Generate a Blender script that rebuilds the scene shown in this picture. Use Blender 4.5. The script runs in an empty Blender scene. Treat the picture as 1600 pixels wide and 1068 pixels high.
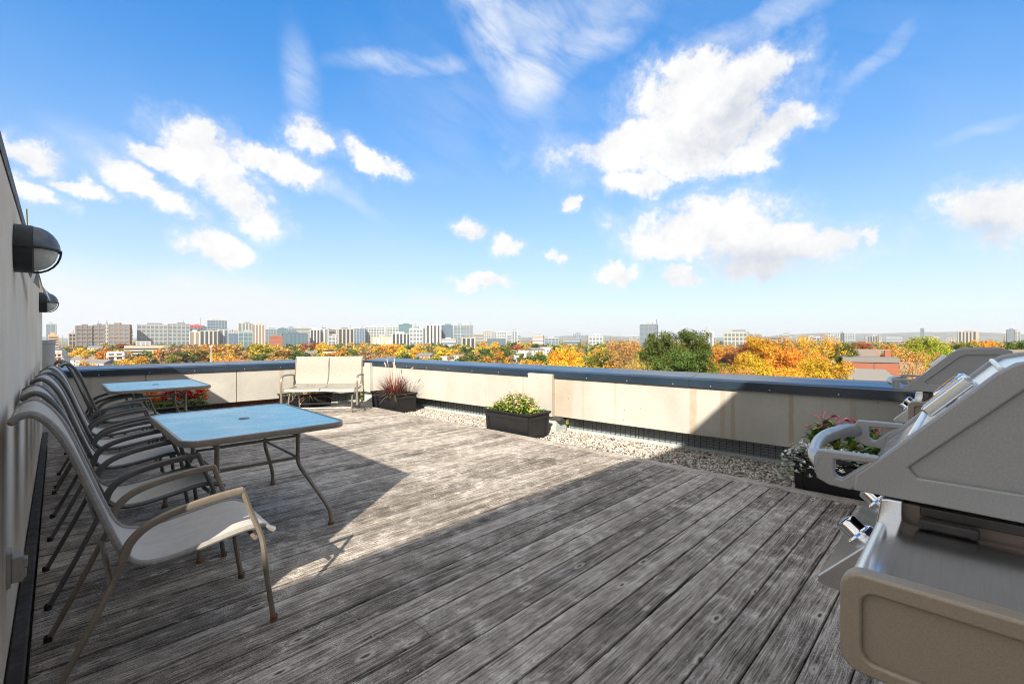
import bpy, bmesh, math, random
import numpy as np
from mathutils import Vector, Matrix, Euler
R = math.radians
random.seed(7); RNG = np.random.default_rng(11)
SC = bpy.context.scene; COL = SC.collection

# ------------------------------------------------------------------ camera
FPX = 1600*16/36.0; CAMH = 1.30; HORI = 528.0
cd = bpy.data.cameras.new('camera'); cam = bpy.data.objects.new('camera', cd); COL.objects.link(cam)
cd.lens = 16; cd.sensor_width = 36; cd.clip_start = 0.02; cd.clip_end = 40000
cd.shift_y = -6/1600
cam.location = (0, 0, CAMH); cam.rotation_euler = (R(90), 0, 0); SC.camera = cam

# ------------------------------------------------------------------ sun and exposure
SUNV = Vector((-.2145, -1.5655, 1.0)).normalized()
sl = bpy.data.lights.new('sun', 'SUN'); sun = bpy.data.objects.new('sun', sl); COL.objects.link(sun)
sl.energy = 4.5; sl.angle = R(.53); sl.color = (1, .905, .77)
sun.rotation_euler = SUNV.to_track_quat('Z', 'Y').to_euler()
SC.view_settings.view_transform = 'Standard'; SC.view_settings.look = 'None'
SC.view_settings.exposure = 1.28; SC.view_settings.gamma = 1
SKY_STRENGTH = 0.15
SC.cycles.filter_width = 1.05

# ------------------------------------------------------------------ node helper
class NG:
    def __init__(s, nt): s.nt = nt
    def n(s, t, **kw):
        o = s.nt.nodes.new(t)
        for k, v in kw.items(): setattr(o, k, v)
        return o
    def put(s, sock, v):
        if isinstance(v, bpy.types.NodeSocket): s.nt.links.new(v, sock)
        elif v is not None:
            if sock.type == 'RGBA' and len(v) == 3: v = (*v, 1)
            sock.default_value = v
    def m(s, op, a, b=None, c=None, clamp=False):
        o = s.n('ShaderNodeMath', operation=op); o.use_clamp = clamp
        for i, v in enumerate((a, b, c)):
            if v is not None: s.put(o.inputs[i], v)
        return o.outputs[0]
    def vm(s, op, a, b=None):
        o = s.n('ShaderNodeVectorMath', operation=op); s.put(o.inputs[0], a)
        if b is not None: s.put(o.inputs[1], b)
        return o.outputs[0]
    def mix(s, f, a, b, mode='MIX'):
        o = s.n('ShaderNodeMix', data_type='RGBA', blend_type=mode); s.put(o.inputs[0], f)
        s.put(o.inputs[6], a); s.put(o.inputs[7], b); return o.outputs[2]
    def noise(s, vec, scale, detail=4, rough=.5, dist=0., out=0):
        o = s.n('ShaderNodeTexNoise'); s.put(o.inputs['Vector'], vec); o.inputs['Scale'].default_value = scale
        o.inputs['Detail'].default_value = detail; o.inputs['Roughness'].default_value = rough
        o.inputs['Distortion'].default_value = dist; return o.outputs[out]
    def ramp(s, f, stops, interp='LINEAR'):
        o = s.n('ShaderNodeValToRGB'); s.put(o.inputs[0], f); cr = o.color_ramp; cr.interpolation = interp
        while len(cr.elements) < len(stops): cr.elements.new(.5)
        for e, (p, c) in zip(cr.elements, stops):
            e.position = p; e.color = (c, c, c, 1) if not hasattr(c, '__len__') else (*c, 1)
        return o.outputs[0]
    def sstep(s, x, lo, hi, a=0., b=1.):
        o = s.n('ShaderNodeMapRange', interpolation_type='SMOOTHSTEP'); s.put(o.inputs[0], x)
        o.inputs[1].default_value = lo; o.inputs[2].default_value = hi
        o.inputs[3].default_value = a; o.inputs[4].default_value = b; return o.outputs[0]
    def sep(s, v):
        o = s.n('ShaderNodeSeparateXYZ'); s.put(o.inputs[0], v); return o.outputs
    def comb(s, x, y, z):
        o = s.n('ShaderNodeCombineXYZ')
        for i, v in enumerate((x, y, z)): s.put(o.inputs[i], v)
        return o.outputs[0]

# ------------------------------------------------------------------ sky: Nishita plus clouds fixed in the sky by azimuth and elevation
w = bpy.data.worlds.new('World'); SC.world = w; w.use_nodes = True
def make_world():
    g = NG(w.node_tree); nt = w.node_tree; nt.nodes.clear()
    sky = g.n('ShaderNodeTexSky', sky_type='NISHITA'); sky.sun_disc = False
    sky.sun_elevation = math.asin(SUNV.z); sky.sun_rotation = math.atan2(SUNV.x, SUNV.y)
    sky.altitude = 100; sky.air_density = 1.0; sky.dust_density = .4; sky.ozone_density = 1.4
    d = g.n('ShaderNodeTexCoord').outputs['Generated']
    x, y, z = g.sep(d)
    wv = g.noise(d, 7, 5, .6, 0, 1); wv = g.vm('SUBTRACT', wv, (.5, .5, .5))
    wf = g.noise(d, 26, 4, .6, 0, 1); wf = g.vm('SUBTRACT', wf, (.5, .5, .5))
    wx, wy, wz = g.sep(wv); fx, fy, fz = g.sep(wf)
    az = g.m('ARCTAN2', x, y); el = g.m('ARCSINE', z)
    azw = g.m('ADD', g.m('ADD', az, g.m('MULTIPLY', wx, .10)), g.m('MULTIPLY', fx, .05))
    elw = g.m('ADD', g.m('ADD', el, g.m('MULTIPLY', wz, .08)), g.m('MULTIPLY', fz, .05))
    AE = g.comb(azw, elw, 0.)
    SW = g.comb(g.m('ADD', az, g.m('MULTIPLY', wx, .1)), g.m('ADD', el, g.m('MULTIPLY', wz, .07)), 0.)
    def ang(px, py):
        a = math.atan((px-800)/FPX); return a, math.atan((HORI-py)/FPX*math.cos(a))
    def ell(src, a0, e0, ra, re, rot=0.):
        mp = g.n('ShaderNodeMapping', vector_type='TEXTURE'); g.put(mp.inputs[0], src)
        mp.inputs['Location'].default_value = (a0, e0, 0); mp.inputs['Rotation'].default_value = (0, 0, rot); mp.inputs['Scale'].default_value = (ra, re, 1)
        o = g.n('ShaderNodeVectorMath', operation='LENGTH'); g.put(o.inputs[0], mp.outputs[0]); return o.outputs['Value']
    def blob(src, px, py, wp, hp, rot=0.):
        a0, e0 = ang(px, py); a1, _ = ang(px+wp/2, py); _, e1 = ang(px, py-hp/2)
        return ell(src, a0, e0, a1-a0, e1-e0, rot)
    cum = [ # px, py, width, height, tilt
        (1105, 150, 330, 175, 0), (1020, 215, 380, 105, .1), (1190, 125, 150, 120, 0), (1215, 205, 150, 70, .3), (1085, 105, 130, 70, 0), (1060, 250, 190, 70, -.1), (1160, 250, 110, 50, 0), (1140, 195, 220, 110, .2),
        (1110, 355, 300, 110, 0), (1200, 385, 330, 85, -.05), (1060, 385, 190, 60, 0), (1290, 375, 130, 50, 0), (1180, 420, 140, 40, 0),
        (1545, 330, 185, 115, 0), (1600, 320, 120, 110, 0),
        (330, 250, 200, 120, -.45), (370, 300, 170, 90, -.5), (312, 200, 80, 70, -.6), (430, 250, 200, 56, -.2), (225, 290, 210, 50, -.45), (250, 250, 130, 40, -.3),
        (495, 215, 90, 56, -.3), (580, 250, 120, 44, -.5), (335, 390, 135, 62, -.25), (40, 240, 150, 56, -.3), (50, 300, 130, 40, -.4), (120, 290, 130, 34, -.1),
        (795, 390, 62, 32, 0), (755, 443, 100, 24, 0), (893, 318, 34, 30, 0), (965, 427, 75, 30, 0), (1065, 433, 80, 36, 0), (868, 406, 36, 18, 0), (735, 357, 60, 34, -.3),
        (1000, 285, 120, 50, -.1), (1350, 375, 46, 26, 0)]
    Q = None
    for b in cum:
        q = blob(AE, *b); Q = q if Q is None else g.m('MINIMUM', Q, q)
    # unseen cloud cover added over the rest of the sky for neutral fill light
    F = g.m('MAXIMUM', g.sstep(y, .30, .52, 1, 0), g.sstep(z, .60, .75))
    Q = g.m('MINIMUM', Q, g.m('ADD', g.m('MULTIPLY', g.m('SUBTRACT', .56, g.noise(d, 2.4, 3, .55)), 6.), g.m('MULTIPLY', g.m('SUBTRACT', 1., F), 9.)))
    fb = g.noise(d, 11, 5, .62); fb2 = g.noise(d, 46, 5, .66)
    dens = g.m('ADD', g.m('ADD', g.m('SUBTRACT', 1.06, Q), g.m('MULTIPLY', g.m('SUBTRACT', fb, .5), 1.5)), g.m('MULTIPLY', g.m('SUBTRACT', fb2, .5), .62))
    alpha = g.m('MAXIMUM', g.sstep(dens, -.08, .52), g.sstep(dens, -.35, .35, 0, .30))
    # grey undersides of the larger clouds
    U = None
    for b in ((1125, 215, 330, 80, .1), (1180, 415, 330, 80, 0), (1560, 370, 170, 70, 0), (1140, 180, 170, 90, .5)):
        q = g.sstep(blob(AE, *b), .1, 1.1, 1, 0); U = q if U is None else g.m('MAXIMUM', U, q)
    shade = g.m('SUBTRACT', g.m('ADD', .80, g.m('ADD', g.m('MULTIPLY', g.m('SUBTRACT', fb, .5), 2.0), g.m('MULTIPLY', g.m('SUBTRACT', fb2, .5), .45))), g.m('MULTIPLY', U, .62))
    # cirrus veils
    dst = g.comb(g.m('MULTIPLY', az, 3.), g.m('MULTIPLY', g.m('ADD', el, g.m('MULTIPLY', az, .45)), 9.), 0.)
    wn = g.noise(dst, 1.7, 6, .62, .6)
    wis = None
    for (px, py, wp, hp, rot, k) in ((770, 60, 380, 150, -.85, 1.25), (830, 110, 150, 270, -.2, 1.1), (840, 30, 330, 130, 0, .8), (920, 70, 330, 120, .35, .9), (640, 100, 330, 60, .1, .8), (470, 120, 90, 220, .1, .7), (910, 60, 320, 150, .5, .7),
            (1190, 30, 560, 80, .1, .5), (1370, 90, 200, 50, .75, .5), (1540, 200, 220, 40, .1, .45), (520, 290, 260, 50, -.6, .55), (300, 480, 1100, 150, 0, 1.5), (760, 490, 800, 80, -.1, 1.0), (150, 240, 260, 120, -.2, .4), (170, 440, 400, 70, 0, .8)):
        m = g.sstep(blob(SW, px, py, wp, hp, rot), .15, 1., k, 0); wis = m if wis is None else g.m('MAXIMUM', wis, m)
    gen = g.sstep(g.noise(d, 1.6, 3, .5), .5, .75, 0, .22)
    wis = g.m('MAXIMUM', wis, gen)
    ca = g.m('MULTIPLY', wis, g.sstep(wn, .16, .78), clamp=True)
    ca = g.m('MULTIPLY', ca, .85)
    low = g.m('MULTIPLY', g.sstep(blob(SW, 250, 490, 1300, 190, -.06), .2, 1., .95, 0), g.sstep(wn, .05, .6, .55, 1.)); ca = g.m('MAXIMUM', ca, low)
    # colours: the sky's own range is compressed the way the camera's tone curve did
    tint = g.mix(1., sky.outputs[0], (.83, 1.0, 1.14), 'MULTIPLY')
    sh = g.n('ShaderNodeSeparateColor', mode='HSV'); g.put(sh.inputs[0], tint)
    hsv = g.n('ShaderNodeCombineColor', mode='HSV'); g.put(hsv.inputs[0], sh.outputs[0]); g.put(hsv.inputs[1], g.m('MULTIPLY', sh.outputs[1], SKY_SAT, clamp=True))
    g.put(hsv.inputs[2], g.m('MULTIPLY', g.m('POWER', sh.outputs[2], SKY_GAMMA), SKY_VAL))
    hz = g.m('MULTIPLY', g.m('POWER', g.m('SUBTRACT', 1., g.m('MINIMUM', g.m('DIVIDE', g.m('ABSOLUTE', el), .62), 1.)), 2.2), HAZE_BAND)
    hzc = g.mix(hz, hsv.outputs[0], (CLOUD*.86, CLOUD*.93, CLOUD*1.02))
    c = g.mix(ca, hzc, (CLOUD*.93, CLOUD*.97, CLOUD*1.03))
    cc = g.mix(g.m('MULTIPLY', shade, 1., clamp=True), (CLOUD*.68, CLOUD*.72, CLOUD*.80), (CLOUD*1.06, CLOUD*1.05, CLOUD*1.04))
    if not PLAIN: c = g.mix(alpha, c, cc)
    else: c = hzc
    bg = g.n('ShaderNodeBackground'); g.put(bg.inputs[0], c); bg.inputs[1].default_value = SKY_STRENGTH
    out = g.n('ShaderNodeOutputWorld'); nt.links.new(bg.outputs[0], out.inputs[0])
PLAIN = False; SKY_GAMMA = .5
CLOUD = 2.75; SKY_SAT = 1.24; SKY_VAL = 1.22; HAZE_BAND = .92
make_world()
w.cycles.sampling_method = 'MANUAL'; w.cycles.sample_map_resolution = 1024

# ------------------------------------------------------------------ geometry helpers
def tag(o, label=None, cat=None, group=None, kind=None):
    if label: o['label'] = label
    if cat: o['category'] = cat
    if group: o['group'] = group
    if kind: o['kind'] = kind
    return o
def empty(name, loc=(0, 0, 0), rz=0., label=None, cat=None, group=None, kind=None):
    o = bpy.data.objects.new(name, None); COL.objects.link(o); o.location = loc; o.rotation_euler = (0, 0, rz)
    o.empty_display_size = .05
    return tag(o, label, cat, group, kind)
def catmull(pts, n=6):
    P = [Vector(p) for p in pts]; out = []
    for i in range(len(P)-1):
        p0 = P[i-1] if i else P[0]*2-P[1]; p1, p2 = P[i], P[i+1]; p3 = P[i+2] if i+2 < len(P) else P[-1]*2-P[-2]
        for k in range(n):
            t = k/n
            out.append(.5*((2*p1)+(p2-p0)*t+(2*p0-5*p1+4*p2-p3)*t*t+(3*p1-p0-3*p2+p3)*t**3))
    out.append(P[-1]); return out
class MB:
    def __init__(s): s.v = []; s.f = []; s.smooth = False
    def add(s, vs, fs):
        b = len(s.v); s.v += [tuple(p) for p in vs]; s.f += [tuple(b+i for i in f) for f in fs]; return s
    def box(s, c, d, rot=None, taper=1.):
        hx, hy, hz = d[0]/2, d[1]/2, d[2]/2
        vs = [Vector((x*(taper if z < 0 else 1), y*(taper if z < 0 else 1), z)) for z in (-hz, hz) for y in (-hy, hy) for x in (-hx, hx)]
        if rot is not None: vs = [rot @ v for v in vs]
        vs = [v+Vector(c) for v in vs]
        return s.add(vs, [(0, 2, 3, 1), (4, 5, 7, 6), (0, 1, 5, 4), (2, 6, 7, 3), (0, 4, 6, 2), (1, 3, 7, 5)])
    def cbox(s, c, d, ch=.006):
        """box with chamfered long edges (x) and slightly chamfered ends"""
        hx, hy, hz = d[0]/2, d[1]/2, d[2]/2
        sec = [(-hy+ch, -hz), (hy-ch, -hz), (hy, -hz+ch), (hy, hz-ch), (hy-ch, hz), (-hy+ch, hz), (-hy, hz-ch), (-hy, -hz+ch)]
        vs = [(c[0]+x, c[1]+y, c[2]+z) for x in (-hx, hx) for y, z in sec]
        fs = [tuple(range(8))[::-1], tuple(range(8, 16))]+[(i, (i+1) % 8, 8+(i+1) % 8, 8+i) for i in range(8)]
        return s.add(vs, fs)
    def tube(s, path, r, n=8, cap=True, flat=1.):
        P = [Vector(p) for p in path]; k = len(P); rs = r if hasattr(r, '__len__') else [r]*k
        T = [(P[min(i+1, k-1)]-P[max(i-1, 0)]).normalized() for i in range(k)]
        up = Vector((0, 0, 1)) if abs(T[0].z) < .9 else Vector((0, 1, 0))
        nrm = (up-T[0]*up.dot(T[0])).normalized(); vs = []
        for i in range(k):
            nrm = (nrm-T[i]*nrm.dot(T[i])).normalized(); b = T[i].cross(nrm)
            for j in range(n):
                a = 2*math.pi*j/n; vs.append(P[i]+(nrm*math.cos(a)+b*math.sin(a)*flat)*rs[i])
        fs = [(i*n+j, i*n+(j+1) % n, (i+1)*n+(j+1) % n, (i+1)*n+j) for i in range(k-1) for j in range(n)]
        if cap: fs += [tuple(range(n))[::-1], tuple(range((k-1)*n, k*n))]
        s.smooth = True; return s.add(vs, fs)
    def lathe(s, prof, n=20, axis='z', c=(0, 0, 0), a0=0., a1=2*math.pi):
        full = abs(a1-a0-2*math.pi) < 1e-6; m = n if full else n+1; vs = []
        for r, h in prof:
            for j in range(m):
                a = a0+(a1-a0)*j/n; p = (r*math.cos(a), r*math.sin(a), h)
                if axis == 'x': p = (p[2], p[0], p[1])
                elif axis == 'y': p = (p[1], p[2], p[0])
                vs.append((p[0]+c[0], p[1]+c[1], p[2]+c[2]))
        fs = [(i*m+j, i*m+(j+1) % m, (i+1)*m+(j+1) % m, (i+1)*m+j) for i in range(len(prof)-1) for j in range(n)]
        s.smooth = True; return s.add(vs, fs)
    def prism(s, poly, a, b, plane='yz'):
        """poly extruded from a to b along the axis normal to its plane"""
        k = len(poly)
        def P(p, t): return {'yz': (t, p[0], p[1]), 'xz': (p[0], t, p[1]), 'xy': (p[0], p[1], t)}[plane]
        return s.add([P(p, a) for p in poly]+[P(p, b) for p in poly],
                     [tuple(range(k))[::-1], tuple(range(k, 2*k))]+[(i, (i+1) % k, k+(i+1) % k, k+i) for i in range(k)])
    def mesh(s, name):
        me = bpy.data.meshes.new(name); me.from_pydata(s.v, [], s.f); return me
    def build(s, name, mat, parent=None, bevel=0., smooth=None, loc=None, seg=2, fix=True):
        me = s.mesh(name)
        if fix:
            bm = bmesh.new(); bm.from_mesh(me); bmesh.ops.recalc_face_normals(bm, faces=bm.faces[:]); bm.to_mesh(me); bm.free()
        if smooth if smooth is not None else s.smooth:
            me.polygons.foreach_set('use_smooth', [True]*len(me.polygons))
            me.set_sharp_from_angle(angle=R(38))
        return link(name, me, mat, parent, bevel, loc, seg)
def link(name, me, mat, parent=None, bevel=0., loc=None, seg=2):
    if mat and not len(me.materials): me.materials.append(M[mat] if isinstance(mat, str) else mat)
    o = bpy.data.objects.new(name, me); COL.objects.link(o)
    if parent: o.parent = parent
    if loc: o.location = loc
    if bevel:
        b = o.modifiers.new('bevel', 'BEVEL'); b.width = bevel; b.segments = seg; b.limit_method = 'ANGLE'; b.angle_limit = R(35)
        me.polygons.foreach_set('use_smooth', [True]*len(me.polygons)); b.harden_normals = True
    return o
KIDS = {}
def children(o): return [c for c in bpy.data.objects if c.parent == o]
def copy_tree(o, parent=None, kids=None):
    c = o.copy(); COL.objects.link(c)
    if parent: c.parent = parent
    for ch in o.children: copy_tree(ch, c)
    return c
S2 = math.sqrt(2)
def W(u, v, z=0.): return Vector(((S2*v-.2-S2*u)/2, (S2*v-.2+S2*u)/2, z))   # deck frame: u along the wall, v away from it
def PT(px, py, z=0.):
    Y = FPX*(CAMH-z)/(py-HORI); return Vector(((px-800)/FPX*Y, Y, z))
def PD(px, py, Y): return Vector(((px-800)/FPX*Y, Y, CAMH-(py-HORI)*Y/FPX))
DECKROT = R(45)

# ------------------------------------------------------------------ materials
M = {}
def newmat(name):
    m = bpy.data.materials.new(name); m.use_nodes = True; nt = m.node_tree; nt.nodes.clear(); g = NG(nt)
    out = g.n('ShaderNodeOutputMaterial'); b = g.n('ShaderNodeBsdfPrincipled'); nt.links.new(b.outputs[0], out.inputs[0]); M[name] = m
    return g, b, out
def bump(g, b, h, strength=.3, dist=.01):
    o = g.n('ShaderNodeBump'); g.put(o.inputs['Height'], h); o.inputs['Strength'].default_value = strength; o.inputs['Distance'].default_value = dist
    g.put(b.inputs['Normal'], o.outputs[0])
def simple(name, col, rough=.5, metal=0., var=.12, scale=8., bmp=0., bscale=60., spec=.5, coat=0.):
    g, b, _ = newmat(name); tc = g.n('ShaderNodeTexCoord').outputs['Object']
    f = g.noise(tc, scale, 5, .6); lo = tuple(c*(1-var) for c in col); hi = tuple(min(1, c*(1+var)) for c in col)
    g.put(b.inputs['Base Color'], g.ramp(f, [(.3, lo), (.7, hi)])); b.inputs['Metallic'].default_value = metal
    g.put(b.inputs['Roughness'], g.sstep(g.noise(tc, scale*2.3, 4), .3, .7, rough*.85, min(1, rough*1.15)))
    b.inputs['Specular IOR Level'].default_value = spec; b.inputs['Coat Weight'].default_value = coat
    if bmp: bump(g, b, g.noise(tc, bscale, 3, .6), bmp, .004)
    return g, b
def obj_rand(g): return g.n('ShaderNodeObjectInfo').outputs['Random']

def deck_wood():
    g, b, _ = newmat('deck_wood'); tc = g.n('ShaderNodeTexCoord').outputs['Object']; rnd = obj_rand(g)
    wp = g.n('ShaderNodeNewGeometry').outputs['Position']
    x, y, z = g.sep(tc); off = g.m('MULTIPLY', rnd, 83.); off2 = g.m('MULTIPLY', rnd, 37.)
    xo = g.m('ADD', x, off); yo = g.m('ADD', y, off2)
    def st(sx, sy, o, detail=4, rough=.6): return g.noise(g.comb(g.m('MULTIPLY', xo, sx), g.m('MULTIPLY', gy, sy), o), 1., detail, rough)
    # grain bends a little along the board
    wv = g.noise(g.comb(g.m('MULTIPLY', xo, 2.4), g.m('MULTIPLY', yo, 9.), off), 1., 3, .5)
    gy = g.m('ADD', yo, g.m('MULTIPLY', g.m('SUBTRACT', wv, .5), .035))
    fine = st(7., 240., off, 5, .75); lines = st(1.6, 85., off2, 3, .6); tone = st(1.2, 9., off, 3, .5)
    mott = g.noise(wp, 9., 7, .72); speck = g.noise(wp, 130., 4, .75); area = g.noise(wp, .9, 4, .55)
    vo = g.n('ShaderNodeTexVoronoi'); vo.inputs['Scale'].default_value = 1.
    g.put(vo.inputs['Vector'], g.comb(g.m('MULTIPLY', xo, 3.3), g.m('MULTIPLY', yo, 9.), off)); kd = g.m('ADD', vo.outputs['Distance'], g.m('MULTIPLY', g.m('SUBTRACT', speck, .5), .05))
    knot = g.sstep(kd, .04, .08, 1, 0); kring = g.m('MULTIPLY', g.sstep(kd, .07, .10, 0, 1), g.sstep(kd, .11, .19, 1, 0))
    def dev(n, k): return g.m('MULTIPLY', g.m('SUBTRACT', n, .5), k)
    v = g.m('ADD', .5, dev(fine, 1.05))
    for n, k in ((lines, .45), (st(1.1, 26., off2, 3, .5), .25), (tone, .22), (mott, .40), (speck, .55), (area, .34), (rnd, .12)): v = g.m('ADD', v, dev(n, k))
    c = g.ramp(v, [(.22, (.020, .017, .0145)), (.35, (.092, .079, .066)), (.48, (.225, .197, .167)), (.61, (.39, .348, .297)), (.78, (.64, .59, .52))])
    # chalky, rain-washed patches with torn edges
    pale = g.m('MULTIPLY', g.sstep(g.m('ADD', mott, dev(area, .5)), .545, .64), g.sstep(g.m('ADD', speck, dev(fine, .6)), .43, .56))
    c = g.mix(g.m('MULTIPLY', pale, .52), c, (.70, .655, .595))
    wash = g.m('MULTIPLY', g.sstep(g.noise(wp, 2.3, 7, .68), .50, .66), g.sstep(g.m('ADD', speck, dev(fine, .8)), .36, .62))
    c = g.mix(g.m('MULTIPLY', wash, .50), c, (.58, .545, .49))
    c = g.mix(g.sstep(st(3., 30., off2, 3), .62, .78, 0, .35), c, (.25, .17, .10))
    c = g.mix(g.m('MULTIPLY', kring, .6), c, (.56, .51, .45)); c = g.mix(g.m('MULTIPLY', knot, .8), c, (.05, .032, .02))
    edge = g.sstep(g.m('ADD', g.m('ABSOLUTE', y), dev(g.noise(g.comb(g.m('MULTIPLY', xo, 9.), off, 0.), 1., 3), .016)), .0655, .0718, 0, .40)
    c = g.mix(edge, c, (.030, .025, .020))
    crack = g.sstep(st(1.0, 60., off, 3, .55), .27, .33, 1, 0)
    c = g.mix(g.m('MULTIPLY', crack, .9), c, (.010, .009, .008))
    g.put(b.inputs['Base Color'], c); b.inputs['Roughness'].default_value = .85; b.inputs['Specular IOR Level'].default_value = .2
    h = g.m('SUBTRACT', g.m('ADD', g.m('MULTIPLY', fine, .8), g.m('MULTIPLY', lines, .5)), g.m('MULTIPLY', crack, .8))
    bump(g, b, h, .6, .005)
deck_wood()

def concrete(name, base, streaks, stain=(.30, .20, .10), amt=.6):
    g, b, _ = newmat(name); tc = g.n('ShaderNodeTexCoord').outputs['Object']; x, y, z = g.sep(tc)
    big = g.noise(tc, 1.4, 5, .6); small = g.noise(tc, 22, 4, .6)
    c = g.ramp(big, [(.28, tuple(k*.80 for k in base)), (.72, tuple(min(1, k*1.10) for k in base))])
    c = g.mix(g.sstep(small, .5, .75, 0, .35), c, tuple(k*.80 for k in base))
    n1 = g.noise(g.comb(g.m('MULTIPLY', x, 5.), g.m('MULTIPLY', z, .35), 0.), 1., 3, .6)
    st = g.sstep(n1, .62, .76, 0, .4)
    wob = g.m('MULTIPLY', g.m('SUBTRACT', g.noise(tc, 7, 3), .5), .03)
    for (sx, sw, k) in streaks:
        q = g.m('DIVIDE', g.m('ABSOLUTE', g.m('SUBTRACT', g.m('ADD', x, wob), sx)), sw)
        st = g.m('MAXIMUM', st, g.m('MULTIPLY', g.sstep(q, .55, 1., 1, 0), g.m('MULTIPLY', g.sstep(g.noise(tc, 5, 3), .25, .6, .55, 1.), k)))
    c = g.mix(g.m('MULTIPLY', st, amt), c, stain)
    vo = g.n('ShaderNodeTexVoronoi'); g.put(vo.inputs['Vector'], tc); vo.inputs['Scale'].default_value = 9.
    sc = g.sep(vo.outputs['Color'])[0]
    pit = g.m('MULTIPLY', g.sstep(vo.outputs['Distance'], .06, .10, 1, 0), g.m('GREATER_THAN', sc, .72))
    c = g.mix(g.m('MULTIPLY', pit, .75), c, tuple(k*.3 for k in base))
    g.put(b.inputs['Base Color'], c); b.inputs['Roughness'].default_value = .9; b.inputs['Specular IOR Level'].default_value = .2
    bump(g, b, g.m('SUBTRACT', g.m('ADD', small, g.m('MULTIPLY', big, .6)), g.m('MULTIPLY', pit, 1.5)), .35, .006)
def stucco():
    g, b, _ = newmat('stucco'); tc = g.n('ShaderNodeTexCoord').outputs['Object']; x, y, z = g.sep(tc)
    big = g.noise(tc, 1.2, 5, .6); fine = g.noise(tc, 160, 3, .6)
    c = g.ramp(big, [(.3, (.64, .56, .46)), (.7, (.79, .70, .59))])
    c = g.mix(g.sstep(fine, .5, .72, 0, .35), c, (.36, .34, .31))
    n1 = g.noise(g.comb(g.m('MULTIPLY', x, 9.), 0., g.m('MULTIPLY', z, .5)), 1., 4, .6)
    c = g.mix(g.sstep(n1, .55, .75, 0, .45), c, (.28, .262, .24))
    g.put(b.inputs['Base Color'], c); b.inputs['Roughness'].default_value = .95; b.inputs['Specular IOR Level'].default_value = .1
    bump(g, b, fine, .5, .004)
stucco()
simple('membrane', (.055, .055, .055), .8, var=.3, scale=3, bmp=.3)
simple('coping_metal', (.018, .032, .050), .20, .0, var=.2, scale=1.2, spec=.9)
simple('screw', (.6, .6, .58), .35, .8)
simple('flashing', (.30, .33, .35), .45, .4, var=.2, scale=2)
simple('flashing_red', (.28, .12, .09), .6, .1, var=.25, scale=3)
simple('wall_trim', (.02, .02, .022), .6)
simple('sling_khaki', (.27, .255, .218), .75, var=.08, scale=30, bmp=.1, bscale=500)
simple('wire', (.03, .035, .04), .4, .5)
simple('frame_metal', (.21, .18, .145), .38, .35, var=.18, scale=9, bmp=.1, bscale=140)
simple('frame_dark_shaded', (.10, .10, .098), .36, .35, var=.15, scale=9, bmp=.1, bscale=140)  # darker frame copy: shade on farther chairs put into the colour; also dark fittings
simple('foot_rust', (.16, .075, .035), .8, 0, var=.4, scale=40)
simple('plastic_black', (.011, .011, .0125), .45, var=.2, scale=6, bmp=.12, bscale=90)
simple('lamp_metal', (.022, .026, .030), .5, .2, var=.25, scale=12, bmp=.25, bscale=120)
simple('pipe_grey', (.36, .37, .38), .5, var=.08, scale=4)
simple('outlet_grey', (.46, .45, .43), .5, .2, var=.15, scale=14)
simple('soil', (.03, .02, .014), .95, var=.5, scale=30, bmp=.8, bscale=60)
simple('block', (.36, .40, .39), .9, var=.2, scale=12, bmp=.5, bscale=50)
simple('tape_black', (.03, .03, .03), .5); simple('tape_yellow', (.75, .50, .04), .5); simple('tape_white', (.6, .62, .66), .5)
simple('wood_dark', (.05, .045, .042), .85, var=.4, scale=10, bmp=.5, bscale=50)
def sling():
    g, b, _ = newmat('sling'); tc = g.n('ShaderNodeTexCoord').outputs['Object']; x, y, z = g.sep(tc)
    s1 = g.m('SINE', g.m('MULTIPLY', y, 430.)); s2 = g.m('SINE', g.m('MULTIPLY', g.m('ADD', x, z), 430.))
    wv = g.m('MULTIPLY', s1, s2)
    big = g.noise(tc, 5, 4, .6); th = g.noise(g.comb(g.m('MULTIPLY', y, 120.), g.m('MULTIPLY', x, 8.), g.m('MULTIPLY', z, 8.)), 1., 3)
    v = g.m('ADD', g.m('ADD', g.m('MULTIPLY', wv, .16), g.m('MULTIPLY', g.m('SUBTRACT', big, .5), .35)), g.m('ADD', .5, g.m('MULTIPLY', g.m('SUBTRACT', th, .5), .5)))
    g.put(b.inputs['Base Color'], g.ramp(v, [(.15, (.29, .27, .245)), (.5, (.43, .40, .36)), (.85, (.53, .495, .45))]))
    b.inputs['Roughness'].default_value = .75; b.inputs['Specular IOR Level'].default_value = .3
    bump(g, b, wv, .15, .001)
sling()
def glass_top():
    g, b, _ = newmat('table_glass'); tc = g.n('ShaderNodeTexCoord').outputs['Object']
    n = g.noise(tc, 5, 6, .65); sp = g.noise(tc, 60, 3, .7)
    c = g.ramp(n, [(.3, (.17, .52, .70)), (.7, (.21, .57, .75))]); c = g.mix(g.sstep(sp, .62, .75, 0, .12), c, (.35, .38, .38))
    g.put(b.inputs['Base Color'], c); g.put(b.inputs['Roughness'], g.sstep(n, .3, .7, .20, .36)); b.inputs['Specular IOR Level'].default_value = .25
glass_top()
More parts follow.
